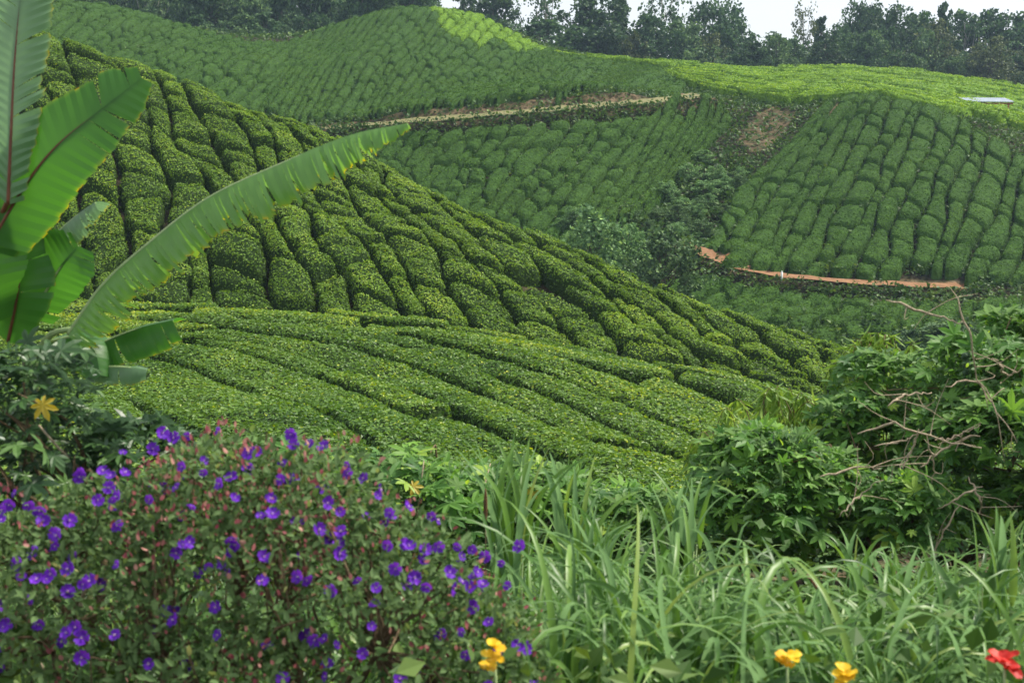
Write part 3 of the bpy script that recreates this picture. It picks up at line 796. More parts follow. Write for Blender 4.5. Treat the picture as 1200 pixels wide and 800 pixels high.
for i in range(34):
    px = -40 + i * 15 + rng.normal() * 5; Y = 156 + rng.random() * 8
    tree("forest_shrub", px, 14 + rng.random() * 18 - (8 if px < 200 else 0), Y, 26 + rng.random() * 16, 'low', int(rng.integers(0, 3)), "low bush at the foot of the dark wood above the left hills", "bushes at the foot of the dark wood", v=int(rng.integers(0, 3)), sink=.4)
# ravine and valley growth
for i, (px, top, Y, w, lb) in enumerate([(690,240,72,66,"big rounded tree in the valley behind the near hillside crest"), (778,264,70,62,"broad spreading tree left of where the clay path begins"), (738,262,74,44,"rounded bush between the two valley trees"),
      (735,240,84,34,"dark bush in the ravine above the valley trees")]):
    tree("valley_tree", px, top, Y, w, 'low', [4, 2, 4, 2][i], lb, "trees in the valley bottom", v=i % 3, sink=.6)
k = 0
x0, y0 = SHRUB.min(0); x1, y1 = SHRUB.max(0)
while k < 40:
    x, y = x0 + rng.random() * (x1 - x0), y0 + rng.random() * (y1 - y0)
    if not in_poly(np.array([x]), np.array([y]), SHRUB)[0]: continue
    z = float(zt(x, y)); px, py, f = proj([x, y, z]); h = .6 + rng.random() * 1.0
    tree("ravine_shrub", px[0], py[0] - h * 1500 / y, y, (1.0 + rng.random() * 1.1) * 1500 / y, 'low', (2, 4, 4)[int(rng.integers(0, 3))], "wild bush in the dark ravine beside the right hill", "wild bushes in the ravine", v=int(rng.integers(0, 3)), cat="bush", sink=.25)
    k += 1
for i in range(26):
    px = 1030 + rng.random() * 230; Y = 50 + rng.random() * 16
    x = px_at(px, Y); z = float(zt(x, Y)); qx, qy, f = proj([x, Y, z])
    tree("valley_bush", px, qy[0] - (1 + rng.random() * 1.6) * 1500 / Y, Y, (2 + rng.random() * 2) * 1500 / Y, 'low', int(rng.integers(1, 3)), "wild bush in the dip below the clay path", "wild bushes below the clay path", v=int(rng.integers(0, 3)), cat="bush", sink=.3)

# ---------------------------------------------------------------- undergrowth that covers the waste ground
und = MB()
def carpet(n, x0, x1, y0, y1, size, keep, hh=.35):
    x = x0 + rng.random(n) * (x1 - x0); y = y0 + rng.random(n) * (y1 - y0)
    m = keep(x, y); x, y = x[m], y[m]; N = len(x)
    z = zt(x, y) + rng.random(N) * hh * fbm(x * .8, y * .8, 44) * 1.6
    d = rng.normal(size=(N, 3)); d[:, 2] = np.abs(d[:, 2]) * .7
    nn_ = rng.normal(size=(N, 3)) * .5 + [0, 0, 1]
    scatter(und, QUAD, QF, np.column_stack([x, y, z]), d, nn_, size * (.5 + rng.random(N)), 0, np.clip(.2 + .5 * fbm(x * .5, y * .5, 45) + .2 * rng.normal(size=N), 0, 1), wid=.7)
carpet(60000, -3, 42, 70, 112, .3, lambda x, y: in_poly(x, y, SHRUB) | (in_poly(x, y, BARE[0]) & (rng.random(len(x)) < .3)), .7)
def bank(x, y):
    d, _, s = dist_poly(x, y, up); return ((d < 3.4) & (d > 1.3) & (s > 0) & (rng.random(len(x)) < .30 + .4 * (fbm(x * .4, y * .4, 46) > .5))) | ((d > 1.0) & (d < 2.6) & (s < 0) & (rng.random(len(x)) < .7))
carpet(60000, -20, 24, 88, 112, .26, bank, .5)
def bank2(x, y):
    d, _, s = dist_poly(x, y, lo); return ((d < 2.3) & (d > 1.2) & (s > 0) & (rng.random(len(x)) < .5)) | ((d > .7) & (d < 1.6) & (s < 0))
carpet(50000, 8, 44, 72, 84, .22, bank2, .5)
carpet(90000, 12, 42, 44, 68, .26, lambda x, y: x > 11 + (68 - y) * .1, .9)
carpet(120000, -30, 24, 2.5, 15, .075, lambda x, y: (np.hypot(x - 2.6, (y - 10.2)) > 1.5) & (y < 13.5 + np.abs(x) * .2), .5)
def openland(x, y):
    d, _, s = dist_poly(x, y, up); d2, _, s2 = dist_poly(x, y, lo)
    k = (d > np.where(s > 0, 3.0, 1.4)) & (d2 > 1.6)
    for b4 in BARE[:2]: k &= ~in_poly(x, y, b4)
    return k
carpet(130000, -22, 46, 70, 118, .24, openland, .35)
carpet(30000, -60, 20, 118, 165, .35, lambda x, y: np.ones(len(x), bool), .3)
M['under'] = leaf_mat("undergrowth_leaves", [(0, (.022, .055, .012)), (.5, (.05, .11, .02)), (1, (.13, .20, .035))], .55, .2, spec=.25)
tag(und.build("undergrowth", M['under']), "low weeds covering the banks and waste ground", None, kind="stuff")

# ---------------------------------------------------------------- shed on the plateau, white marker post
sx, sy = hit(1155, 126, 104, 140, .4); sz = float(zt(sx, sy))
shed = tag(empty("open_shed", (sx, sy, sz), math.radians(8)), "open shed with pale metal roof on the bright tea plateau", "shed")
L_, D_, h_ = 4.6 * sy / 120, 1.7, .95
m = MB()
n = 60
xs = np.linspace(-L_ / 2, L_ / 2, n); cor = .035 * np.cos(np.arange(n) * math.pi)
zf, zb = h_ - .1, h_ + .28
V = [(x, y, zf + (zb - zf) * t + c_ + o_) for o_ in (0, .05) for t, y in ((0, -D_ / 2), (1, D_ / 2)) for x, c_ in zip(xs, cor)]
q = np.arange(n - 1)
F = [np.stack([q, q + 1, q + 1 + n, q + n], -1)[:, ::-1], np.stack([q, q + 1, q + 1 + n, q + n], -1) + 2 * n, np.stack([q, q + 1, q + 1 + 2 * n, q + 2 * n], -1), np.stack([q, q + 1, q + 1 + 2 * n, q + 2 * n], -1)[:, ::-1] + n]
m.add(V, F); m.build("roof", M['roof'], shed)
for i in range(4):
    for s_ in (-1, 1):
        x = -L_ / 2 + .4 + i * (L_ - .8) / 3; zt_ = (zf if s_ < 0 else zb) - .12
        m = MB(); w_ = .06
        for_ = [(x + a, s_ * (D_ / 2 - .25) + b, z) for z in (-.6, zt_) for a, b in ((-w_, -w_), (w_, -w_), (w_, w_), (-w_, w_))]
        m.add(for_, [np.array([[0, 1, 5, 4], [1, 2, 6, 5], [2, 3, 7, 6], [3, 0, 4, 7], [4, 5, 6, 7], [3, 2, 1, 0]])]); m.build("post", M['post'], shed)
m = MB(); m.add([(x, y, z) for z in (zf - .18, zf - .06) for x, y in ((-L_ / 2, -D_ / 2 + .2), (L_ / 2, -D_ / 2 + .2), (L_ / 2, -D_ / 2 + .3), (-L_ / 2, -D_ / 2 + .3))], [np.array([[0, 1, 5, 4], [1, 2, 6, 5], [2, 3, 7, 6], [3, 0, 4, 7], [4, 5, 6, 7], [3, 2, 1, 0]])]); m.build("roof_beam", M['post'], shed)
hx, hy = hit(916, 327, 72, 82, 0.1); m = MB(); hz_ = float(zt(hx, hy))
tube(m, [(hx, hy, hz_ - .2), (hx, hy, hz_ + .55)], [.07, .065], 8); tube(m, [(hx, hy, hz_ + .55), (hx, hy, hz_ + .62)], [.065, .02], 8)
tag(m.build("marker_post", M['white'], loc=(hx, hy, hz_)), "tiny white marker post beside the orange clay path", "post")

# ---------------------------------------------------------------- leaf templates
def palm_leaf(nl=7, spread=150, vd=.38):
    v = [[0, 0, 0]]; f = []
    an = np.radians(np.linspace(-spread, spread, nl)); ln = .55 + .45 * np.cos(an / 2) ** 2
    st = an[1] - an[0]
    for i in range(nl):
        a = an[i]; L = ln[i]
        b = len(v)
        v += [[vd * L * math.cos(a - st / 2), vd * L * math.sin(a - st / 2), .02], [.72 * L * math.cos(a - st * .26), .72 * L * math.sin(a - st * .26), -.02], [L * math.cos(a), L * math.sin(a), -.14],
              [.72 * L * math.cos(a + st * .26), .72 * L * math.sin(a + st * .26), -.02], [vd * L * math.cos(a + st / 2), vd * L * math.sin(a + st / 2), .02], [.6 * L * math.cos(a), .6 * L * math.sin(a), -.06]]
        f += [[0, b, b + 5], [0, b + 5, b + 4]]
        f += [[b, b + 1, b + 5], [b + 1, b + 2, b + 5], [b + 2, b + 3, b + 5], [b + 3, b + 4, b + 5]]
    return v, [f]
PALM, PALMF = palm_leaf()
OVATE = [[0, 0, 0], [.25, .16, .02], [.6, .17, .0], [1, 0, -.1], [.6, -.17, .0], [.25, -.16, .02], [.5, 0, -.04]]
OVATEF = [[[0, 1, 6], [1, 2, 6], [2, 3, 6], [3, 4, 6], [4, 5, 6], [5, 0, 6]]]
LANCE = [[0, 0, 0], [.3, .06, 0], [.65, .05, -.06], [1, 0, -.2], [.65, -.05, -.06], [.3, -.06, 0]]
LANCEF = [[[0, 1, 5]], [[1, 2, 4, 5]], [[2, 3, 4]]]

def shell(el, n, seed, fill=.75, top=0.0):
    """n points in the outer part of a union of ellipsoids, with outward normals; el: (centre, radii)"""
    r = np.random.default_rng(seed)
    vol = np.array([e[1][0] * e[1][1] + e[1][0] * e[1][2] for e in el], float); vol /= vol.sum()
    P_, N_ = [], []
    while sum(len(p) for p in P_) < n:
        k = r.choice(len(el), n, p=vol)
        u = r.normal(size=(n, 3)); u /= np.linalg.norm(u, axis=1, keepdims=True)
        u[:, 2] = np.where(u[:, 2] < -.45, -u[:, 2], u[:, 2])
        C_ = np.array([e[0] for e in el])[k]; R_ = np.array([e[1] for e in el])[k]
        lump = 1 + .28 * (fbm(u[:, 0] * 2.2 + k * 7 + 9, u[:, 2] * 2.2 + u[:, 1] * 2 + 20, seed, 3) - .5) * 2
        q = fill + (1 - fill) * r.random(n) ** .5; q = np.where(r.random(n) < .3, r.random(n) ** .4, q)
        p = C_ + u * R_ * (q * lump)[:, None]
        ok = np.ones(n, bool)
        for j, e in enumerate(el):
            ok &= ~((k != j) & ((((p - e[0]) / np.array(e[1])) ** 2).sum(1) < .5))
        ok &= p[:, 2] > zt(p[:, 0], p[:, 1]) + .02
        P_.append(p[ok]); N_.append(u[ok])
    return np.concatenate(P_)[:n], np.concatenate(N_)[:n]
def branches(mb, root, tips, r0=.02, seg=5, wig=.1, forks=None, r=None, tint=.5):
    """stems from root towards the tips, through shared forks"""
    r = r or np.random.default_rng(3)
    tips = np.asarray(tips); nf = forks or max(2, len(tips) // 7)
    fk = tips[r.choice(len(tips), min(nf, len(tips)), replace=False)]
    fpos = root + (fk - root) * (.45 + .2 * r.random((len(fk), 1))) + r.normal(size=(len(fk), 3)) * wig * .4
    for q in fpos:
        mid = (root + q) / 2 + r.normal(size=3) * wig * .6
        tube(mb, spline([root + r.normal(size=3) * [.06, .06, 0], mid, q], 7), np.linspace(r0, r0 * .65, 7), seg)
    for t in tips:
        j = int(np.argmin(((fpos - t) ** 2).sum(1))); q = fpos[j]
        mid = (q + t) / 2 + r.normal(size=3) * wig * .5
        tube(mb, spline([q, mid, t], 6), np.linspace(r0 * .55, r0 * .16, 6), seg - 1, cap=False)

# ---------------------------------------------------------------- castor-leaved shrubs
M['castor'] = leaf_mat("castor_leaves", [(0, (.05, .13, .035)), (.45, (.10, .23, .045)), (.85, (.19, .36, .055)), (1, (.32, .46, .07))], .5, .4, spec=.28, back=(.13, .22, .09))
M['castor_dark'] = leaf_mat("dark_castor_leaves", [(0, (.018, .05, .018)), (.5, (.045, .105, .030)), (1, (.11, .21, .05))], .4, .25, spec=.4, back=(.06, .11, .06))
M['yellow_leaf'] = leaf_mat("yellowed_leaves", [(0, (.38, .30, .03)), (1, (.55, .42, .05))], .5, .35)
M['fruit'] = solid_mat("spiny_green_fruit", (.04, .08, .045), (.09, .15, .08), 60, .7, .6, .2)
def castor(name, el, root, n, size, mat, label, seed, cat="shrub", group=None, small=0, nt_=26, bare=0, yellow=0, fruit=0, tilt=.5, twigs=()):
    r = np.random.default_rng(seed)
    o = tag(empty(name, root), label, cat, group); L = np.array(root, float)
    p, u = shell(el, n, seed)
    m = MB()
    d = u * .6 + r.normal(size=(n, 3)) * .7; d[:, 2] = d[:, 2] * .6 - .12
    nn_ = np.array([0, 0, 1.]) + u * tilt + r.normal(size=(n, 3)) * .35
    sz = size * (.35 + .85 * r.random(n) ** 2)
    scatter(m, PALM, PALMF, p - L, d, nn_, sz, 0, np.clip(.45 + .25 * r.normal(size=n), 0, 1))
    if small:
        p2, u2 = shell(el, small, seed + 1, .5)
        scatter(m, OVATE, OVATEF, p2 - L, u2 + r.normal(size=(small, 3)), [0, 0, 1.] + r.normal(size=(small, 3)) * .6, size * .33 * (.5 + r.random(small)), 0, np.clip(.4 + .3 * r.normal(size=small), 0, 1), wid=1.3)
    m.build("foliage", mat, o)
    b = MB(); t_, _ = shell(el, nt_, seed + 2, .9)
    branches(b, L * 0, t_ - L, .022, r=r, wig=.25)
    b.build("stems", M['twig'], o)
    if bare:
        b = MB(); t_, _ = shell(el, bare, seed + 3, 1.0); c0 = np.mean([e[0] for e in el], 0)
        for t in t_: 
            s0 = L + r.normal(size=3) * [.03, .03, 0]
            tube(b, spline([s0 - L, (s0 + t) / 2 - L + r.normal(size=3) * .12, (t - L) + r.normal(size=3) * .08], 8), np.linspace(.012, .004, 8), 5)
        b.build("bare_branches", M['pale_twig'], o)
    if twigs:
        b = MB()
        for tw in twigs:
            Yt = 7.55 + .12 * r.random(); q = spline([P(a_, c_, Yt + .05 * r.normal()) - L for a_, c_ in tw], 14) + r.normal(size=(14, 3)) * .006
            k_ = r.uniform(.7, 1.2); tube(b, q, np.interp(np.arange(14), [0, 3, 13], [.0025, .0075, .003]) * k_, 6)
            for j in range(3):
                s0 = q[int(r.integers(3, 13))]; e_ = s0 + r.normal(size=3) * [.16, .06, .14]; tube(b, spline([s0, (s0 + e_) / 2 + r.normal(size=3) * .03, e_], 6), np.linspace(.0035, .0014, 6), 4, cap=False)
        b.build("bare_branches", M['pale_twig'], o)
    for i in range(yellow):
        q, uu = shell(el, 1, seed + 20 + i, 1.05); m = MB()
        if q[0][1] > el[0][0][1]: q[0][1] = 2 * el[0][0][1] - q[0][1]
        scatter(m, PALM, PALMF, q - L, np.array([[.5, -.3, -.5]]), np.array([[.1, -1, .9]]), size * .55, 0, r.random(1))
        y_ = m.build("yellow_leaf", M['yellow_leaf'], o); y_["label"] = "yellowed lobed leaf"
    for i in range(fruit):
        q, uu = shell(el, 1, seed + 40 + i, 1.05); m = MB()
        tube(m, spline([q[0] - L + [0, 0, -.2], q[0] - L + [0, 0, .09]], 4), .006, 5)
        for j in range(22):
            c_ = q[0] - L + np.clip(r.normal(size=3), -1.6, 1.6) * [.013, .013, .045]; s_ = .015 + .006 * r.random()
            a = np.linspace(0, math.pi, 5); pp = np.array([[0, 0, -math.cos(t) * s_] for t in a]) + c_
            tube(m, pp, np.maximum(np.sin(a) * s_, .001), 6, cap=False)
        m.build("fruit_cluster", M['fruit'], o)
    return o
def gz(x, y): return float(zt(x, y))
TW = [[(1005,508),(1030,500),(1050,497),(1085,512),(1120,520),(1150,524)], [(1078,503),(1066,530),(1056,548)], [(1085,512),(1094,540),(1093,565)], [(1025,522),(1058,516),(1082,503)], [(1150,508),(1108,524),(1078,548)], [(1095,515),(1120,512),(1148,498)],
 [(1116,338),(1128,372),(1140,402),(1144,440),(1166,475),(1176,540)], [(1108,452),(1140,446),(1162,470),(1192,520)], [(985,604),(1008,580),(1034,560)], [(1038,350),(1090,368),(1128,380)], [(1125,590),(1098,640),(1085,672)], [(1150,570),(1125,582),(1100,596)], [(1135,560),(1150,585),(1148,600)], [(960,560),(1000,548),(1030,548)], [(1165,420),(1182,440),(1200,430)], [(1040,475),(1062,462),(1092,460)]]
rr_ = np.random.default_rng(909); BIG = []
for i in range(46):      # a loose crown made of many leafy heads
    px = 880 + rr_.random() * 470; Y = 7.9 + rr_.random() * 1.5
    topy = np.interp(px, [880, 960, 1010, 1050, 1100, 1150, 1200, 1350], [520, 475, 430, 385, 350, 325, 312, 312])
    py = topy + 34 + rr_.random() ** 1.2 * max(20, 640 - topy - 40)
    c_ = P(px, py, Y); rad_ = .20 + .20 * rr_.random()
    BIG.append((tuple(c_), (rad_ * 1.25, rad_, rad_ * .85)))
castor("castor_shrub", BIG if True else [((3.35,8.5,-1.9),(.95,.9,.92)), ((2.55,8.4,-2.3),(.75,.8,.62)), ((1.8,8.7,-2.5),(.55,.6,.48)), ((4.3,8.8,-1.75),(1.0,.9,.95)), ((3.0,8.1,-2.5),(1.2,.6,.5)), ((2.95,8.6,-1.25),(.22,.3,.3)), ((3.6,8.5,-1.05),(.35,.3,.25))], (3.1, 8.5, gz(3.1, 8.5)), 7000, .125, M['castor'],
       "large green shrub with lobed leaves and bare pale branches at right", 101, small=17000, nt_=90, bare=0, twigs=TW, fruit=12, yellow=0)
castor("castor_shrub", [((-1.98,5.1,-1.15),(.36,.35,.38)), ((-1.55,5.15,-1.28),(.28,.3,.20)), ((-2.1,5.3,-1.5),(.5,.4,.45))], (-1.95, 5.2, gz(-1.95, 5.2)), 760, .105, M['castor_dark'],
       "dark lobed-leaf shrub under the banana plant", 102, small=900, nt_=22, yellow=0, bare=4)
for i, (e, s, lb) in enumerate([([((-1.6,9.0,-2.62),(.7,.55,.55))], 111, "low lobed-leaf weed just behind the purple flowers"), ([((-.75,9.3,-2.76),(.75,.6,.55))], 112, "low lobed-leaf weed with yellow leaves between purple flowers and tall grass"),
       ([((.1,9.6,-2.84),(.7,.6,.5))], 113, "low lobed-leaf weed behind the tallest grass blades"), ([((.85,9.7,-3.0),(.6,.55,.45))], 114, "low lobed-leaf weed at the terrace edge above the middle of the grass"), ([((-2.3,8.6,-2.6),(.6,.55,.45))], 115, "low lobed-leaf weed at the left edge of the terrace")]):
    c_ = e[0][0]; castor("castor_weed", e, (c_[0], c_[1], gz(c_[0], c_[1])), 560, .16, M['castor'], lb, s, cat="weed", group="lobed-leaf weeds along the terrace edge", small=900, nt_=14, yellow=(0, 2, 1, 0, 0)[i], bare=3, tilt=.3)
# willow-leaved shrub that droops in front of the terrace
def willow(px, py, Y, rr, seed, label):
    r = np.random.default_rng(seed); c_ = P(px, py, Y); g = gz(c_[0], c_[1]); L = np.array([c_[0], c_[1], g])
    o = tag(empty("willow_shrub", L), label, "shrub"); m, b = MB(), MB()
    for i in range(44):
        a = r.random() * 6.28; q = r.random() ** .5 * rr
        tip = c_ + [math.cos(a) * q, math.sin(a) * q, rr * (.9 - (q / rr) ** 2) * .8]
        pl = spline([L + [0, 0, .1], (L + tip) / 2 + r.normal(size=3) * .08 + [0, 0, .2], tip, tip + [math.cos(a) * .12, math.sin(a) * .12, -.12 - .2 * r.random()]], 20)
        tube(b, pl - L, np.linspace(.007, .0015, 20), 4, cap=False)
        N = 46; t = 8 + r.random(N) * 11; p = cr_eval(pl, t)
        d = r.normal(size=(N, 3)) * .5 + [0, 0, -.8]
        scatter(m, LANCE, LANCEF, p - L, d, r.normal(size=(N, 3)), .13 * (.6 + .6 * r.random(N)), 0, np.clip(.6 + .25 * r.normal(size=N), 0, 1), wid=1.2)
    m.build("foliage", M['willow'], o); b.build("stems", M['twig'], o)
M['willow'] = leaf_mat("narrow_drooping_leaves", [(0, (.08, .16, .03)), (.5, (.15, .27, .045)), (1, (.26, .38, .07))], .5, .3, spec=.3)
willow(905, 515, 9.4, .55, 201, "yellow-green shrub with narrow drooping leaves left of the big castor shrub")
willow(1035, 430, 9.8, .36, 202, "small narrow-leaved sapling at the top left of the big castor shrub")
# ---------------------------------------------------------------- banana plant
M['banana'] = leaf_mat("banana_blade", [(0, (.035, .13, .022)), (.6, (.06, .19, .03)), (.86, (.13, .25, .035)), (.95, (.42, .36, .03)), (1, (.20, .09, .02))], .38, .45, spec=.45)
M['banana_pale'] = leaf_mat("banana_blade_waxy", [(0, (.10, .20, .085)), (.6, (.15, .27, .13)), (.86, (.22, .30, .08)), (.95, (.50, .40, .04)), (1, (.25, .11, .02))], .4, .35, spec=.5)
M['midrib_red'] = solid_mat("reddish_midrib", (.10, .035, .018), (.18, .07, .03), 20, .5, .1, .3)
M['midrib_green'] = solid_mat("pale_midrib", (.22, .33, .12), (.36, .45, .20), 20, .45, .1, .4)
M['pseudostem'] = solid_mat("banana_stem_sheaths", (.035, .06, .02), (.13, .14, .05), 9, .6, .4, .3)
M['banana_mid'] = leaf_mat('banana_blade_greyish', [(0, (.09, .21, .05)), (.6, (.15, .31, .07)), (.82, (.20, .33, .05)), (.94, (.50, .42, .03)), (1, (.28, .13, .02))], .33, .4, spec=.6)
def banana_leaf(parent, L, pts_, hw, up, drop, mat, rib, seed, taper=(.5, 1, 1, .85, .3), tear=.3, edge=.9, strips=46, lean=.45, hwR=None, dropR=None, ribr=.011, pleat=.0016, rag=1.0):
    """midrib through pts_ (photo x, photo y, distance); both blade halves as vein strips that hang by 'drop' radians and may be torn"""
    r = np.random.default_rng(seed)
    o = MB(); c = spline([P(*q) for q in pts_], strips + 1); tg = np.gradient(c, axis=0); tg /= np.linalg.norm(tg, axis=1, keepdims=True)
    up = np.asarray(up, float); m = MB()
    tube(m, c - L, np.linspace(ribr, ribr * .35, strips + 1), 7, 0, .5)
    for sgn, H, dr in ((1, hw, drop), (-1, hwR if hwR is not None else hw, dropR if dropR is not None else drop)):
        nc = 8; q = np.linspace(0, 1, nc)
        off = 0.0; tip_d = 0
        for k in range(strips):
            if r.random() < tear or k == 0:
                dgap = .0 if k == 0 else .004; tw = r.normal() * .12; off = r.normal() * .10; ln_ = 1 + r.normal() * .07 * rag; dd = r.normal() * .12 * rag
                torn = True
            else: torn = False
            cols = []
            for e_ in (0, 1):
                t = (k + e_) / strips; i = k + e_
                w = H * np.interp(t, np.linspace(0, 1, len(taper)), taper) * ln_ * (1 + .02 * math.sin(k * 2.1))
                T_ = tg[i]; S_ = np.cross(T_, up) * sgn; S_ /= np.linalg.norm(S_); N_ = np.cross(S_, T_) * sgn
                a = (dr + off * .5) * (.35 + .95 * q) + dd * q                  # bends further over towards the margin
                sd = (np.cos(a)[:, None] * S_ - np.sin(a)[:, None] * N_)
                stp = sd * (w / (nc - 1)); fw = T_ * (lean * w / (nc - 1)) * (1 + tw)
                cv = np.concatenate([[c[i]], c[i] + np.cumsum(stp[1:] + fw, axis=0)])
                cv += N_ * (pleat * (.5 - (k % 2)) * 2 * q[:, None] * (1 if e_ else -1)) + N_ * .006
                if torn and e_ == 0 and k: cv += T_ * (.010 * q[:, None])
                cols.append(cv)
            V = np.stack(cols, 1).reshape(-1, 3)
            f = [[2 * j, 2 * j + 1, 2 * j + 3, 2 * j + 2] for j in range(nc - 1)]
            base = .35 + .2 * r.random()
            ti = np.repeat(base + (np.clip((q - edge) / (1 - edge + 1e-6), 0, 1)) * (1.0 - base) * (.6 + .4 * r.random()), 2) if edge < 1 else np.full(2 * nc, base)
            o.add(V - L, [f], 0, ti, True)
    lf = o.build("leaf", mat, parent)
    m.build("midrib", rib, lf)
    return lf
bx_, by_ = P(20, 400, 6.2)[:2]; bz_ = gz(bx_, by_); BL = np.array([bx_, by_, bz_])
ban = tag(empty("banana_plant", BL), "tall banana plant with torn broad leaves at the left edge", "banana plant")
CAMV = (0.05, -1, .25)
for i, (dx, dy, h, rr, ln_) in enumerate([(0, 0, 1.75, .085, .06), (-.28, .2, 1.9, .09, -.08), (.16, .25, 1.3, .06, .12)]):
    m = MB(); k_ = np.linspace(0, 1, 14); pp = np.column_stack([dx + ln_ * k_ ** 2, dy + 0 * k_, -.1 + h * k_])
    tube(m, pp, rr * (1 - .55 * k_) * (1 + .05 * (np.arange(14) % 3 == 0)), 12); m.build("stem", M['pseudostem'], ban)
def pet(a, b, r0=.02, r1=.012, mat='midrib_green'):
    m = MB(); pa, pb = np.asarray(a, float), P(*b); mid = (pa + pb) / 2 + [0, 0, .06]
    tube(m, spline([pa, mid, pb], 10) - BL, np.linspace(r0, r1, 10), 8); m.build("leaf_stalk", M[mat], ban)
S1 = BL + [.05, 0, 1.6]; S2 = BL + [-.35, .2, 1.75]
pet(S1, (85, 385, 6.0)); pet(S2, (-10, 288, 5.9), mat='midrib_red'); pet(S2, (12, 230, 5.8), mat='midrib_red'); pet(S1, (45, 300, 6.3)); pet(S1, (40, 368, 6.1)); pet(S1, (88, 418, 6.2)); pet(S1, (108, 432, 6.1))
banana_leaf(ban, BL, [(80,392,6.0),(120,335,5.95),(175,285,5.9),(245,232,5.85),(330,192,5.8),(410,160,5.75),(478,146,5.7)], .26, (.15, -.35, 1), 1.0, M['banana_mid'], M['midrib_green'], 1, taper=(.6, .8, .82, .75, .85, .85, .75, .45, .12), tear=.5, edge=.82, strips=90, lean=.10, hwR=.30, dropR=1.15, pleat=.005, rag=1.3)
banana_leaf(ban, BL, [(-14,292,5.9),(25,225,5.85),(66,172,5.8),(120,128,5.8),(166,92,5.85)], .20, CAMV, .10, M['banana'], M['midrib_red'], 2, taper=(.75, 1, 1, .95, .8, .62, .25), tear=.10, edge=.97, strips=40, lean=.35)
banana_leaf(ban, BL, [(10,240,5.8),(14,150,5.8),(18,70,5.85),(26,-10,5.9),(38,-80,6.0)], .15, (-.35, -1, .1), .5, M['banana_pale'], M['midrib_red'], 3, taper=(.5, .8, 1, 1, .9), tear=.22, edge=.93, strips=60, lean=.55, hwR=.30, dropR=.15, pleat=.006)
banana_leaf(ban, BL, [(48,300,6.3),(70,272,6.25),(92,252,6.2),(112,238,6.15)], .13, (.1, -.5, 1), .9, M['banana_pale'], M['midrib_green'], 4, taper=(.8, 1, 1, .6), tear=.45, edge=.85, strips=26, lean=.3)
banana_leaf(ban, BL, [(38,372,6.1),(58,335,6.05),(75,308,6.0),(92,288,6.0)], .16, CAMV, .2, M['banana'], M['midrib_green'], 5, taper=(.6, 1, 1, .5), tear=.05, edge=1, strips=24, lean=.3)
banana_leaf(ban, BL, [(86,420,6.2),(120,402,6.15),(160,386,6.1),(203,376,6.1)], .15, (.1, -.6, 1), .9, M['banana'], M['midrib_green'], 6, taper=(.6, 1, 1, .8), tear=.12, edge=.92, strips=26, lean=.2)
banana_leaf(ban, BL, [(106,432,6.1),(130,430,6.05),(152,431,6.0),(172,434,6.0)], .10, (.1, -.6, 1), 1.0, M['banana_pale'], M['midrib_green'], 7, taper=(.8, 1, 1, .6), tear=.3, edge=.75, strips=18, lean=.1)
banana_leaf(ban, BL, [(10,400,6.1),(20,350,6.0),(25,300,6.0),(15,250,6.0)], .17, CAMV, .3, M['banana'], M['midrib_red'], 8, taper=(.5, 1, 1, .5), tear=.15, edge=.96, strips=26, lean=.3)
banana_leaf(ban, BL, [(-10,380,6.0),(-25,330,5.9),(-20,270,5.9),(0,215,5.9)], .2, CAMV, .2, M['banana'], M['midrib_red'], 9, taper=(.5, 1, 1, .5), tear=.1, edge=1, strips=26, lean=.3)
banana_leaf(ban, BL, [(60,400,6.15),(90,395,6.1),(110,410,6.05),(118,440,6.0)], .14, (.2, -.8, .8), .7, M['banana'], M['midrib_green'], 10, taper=(.6, 1, 1, .5), tear=.1, edge=.97, strips=22, lean=.3)
m = MB(); q = P(50, 474, 4.75); scatter(m, PALM, PALMF, np.array([q - BL]), np.array([[.3, -.2, -.7]]), np.array([[.1, -1, .3]]), .068, 0, np.array([.3]))
yl = tag(m.build("yellow_leaf", M['yellow_leaf']), "single yellow star-shaped leaf on the dark shrub under the banana plant", "leaf"); yl.location = BL

# ---------------------------------------------------------------- purple flowering shrub
M['tib_leaf'] = leaf_mat("grey_green_velvet_leaves", [(0, (.03, .065, .024)), (.45, (.075, .145, .045)), (.8, (.21, .31, .09)), (.93, (.26, .27, .09)), (1, (.30, .33, .13))], .7, .25, spec=.15, back=(.11, .18, .065))
M['tib_petal'] = leaf_mat("purple_petals", [(0, (.07, .010, .30)), (1, (.20, .035, .58))], .55, .25, spec=.2, tcol=(.30, .05, .7))
M['tib_bud'] = leaf_mat("pink_buds_and_calyxes", [(0, (.20, .05, .06)), (.5, (.38, .12, .12)), (1, (.52, .28, .22))], .6, .2, spec=.2)
M['stamen'] = solid_mat("flower_stamens", (.55, .35, .5), (.75, .6, .7), 50, .6, .1, .2)
TE = [((-1.0,4.25,-1.42),(.40,.42,.44)), ((-.72,4.2,-1.40),(.36,.4,.42)), ((-1.30,4.2,-1.50),(.36,.42,.42)), ((-1.62,4.2,-1.58),(.40,.42,.42)), ((-.42,4.12,-1.58),(.34,.40,.42)), ((-.14,4.05,-1.74),(.27,.34,.36)), ((-1.98,4.3,-1.58),(.4,.4,.42)), ((-.9,4.0,-1.75),(.6,.35,.35)), ((.02,4.0,-1.86),(.17,.25,.24))]
TL = np.array([-.95, 4.25, gz(-.95, 4.25)])
tib = tag(empty("purple_flower_shrub", TL), "wide shrub covered in violet-purple flowers and pink buds", "flowering shrub")
r = np.random.default_rng(55)
p, u = shell(TE, 21000, 301, .6); kz = (p[:, 2] > -1.72 + .12 * r.normal(size=len(p))) | (r.random(len(p)) < .38); p, u = p[kz], u[kz]
m = MB(); d = u * .7 + r.normal(size=p.shape) * .6; d[:, 2] -= .1
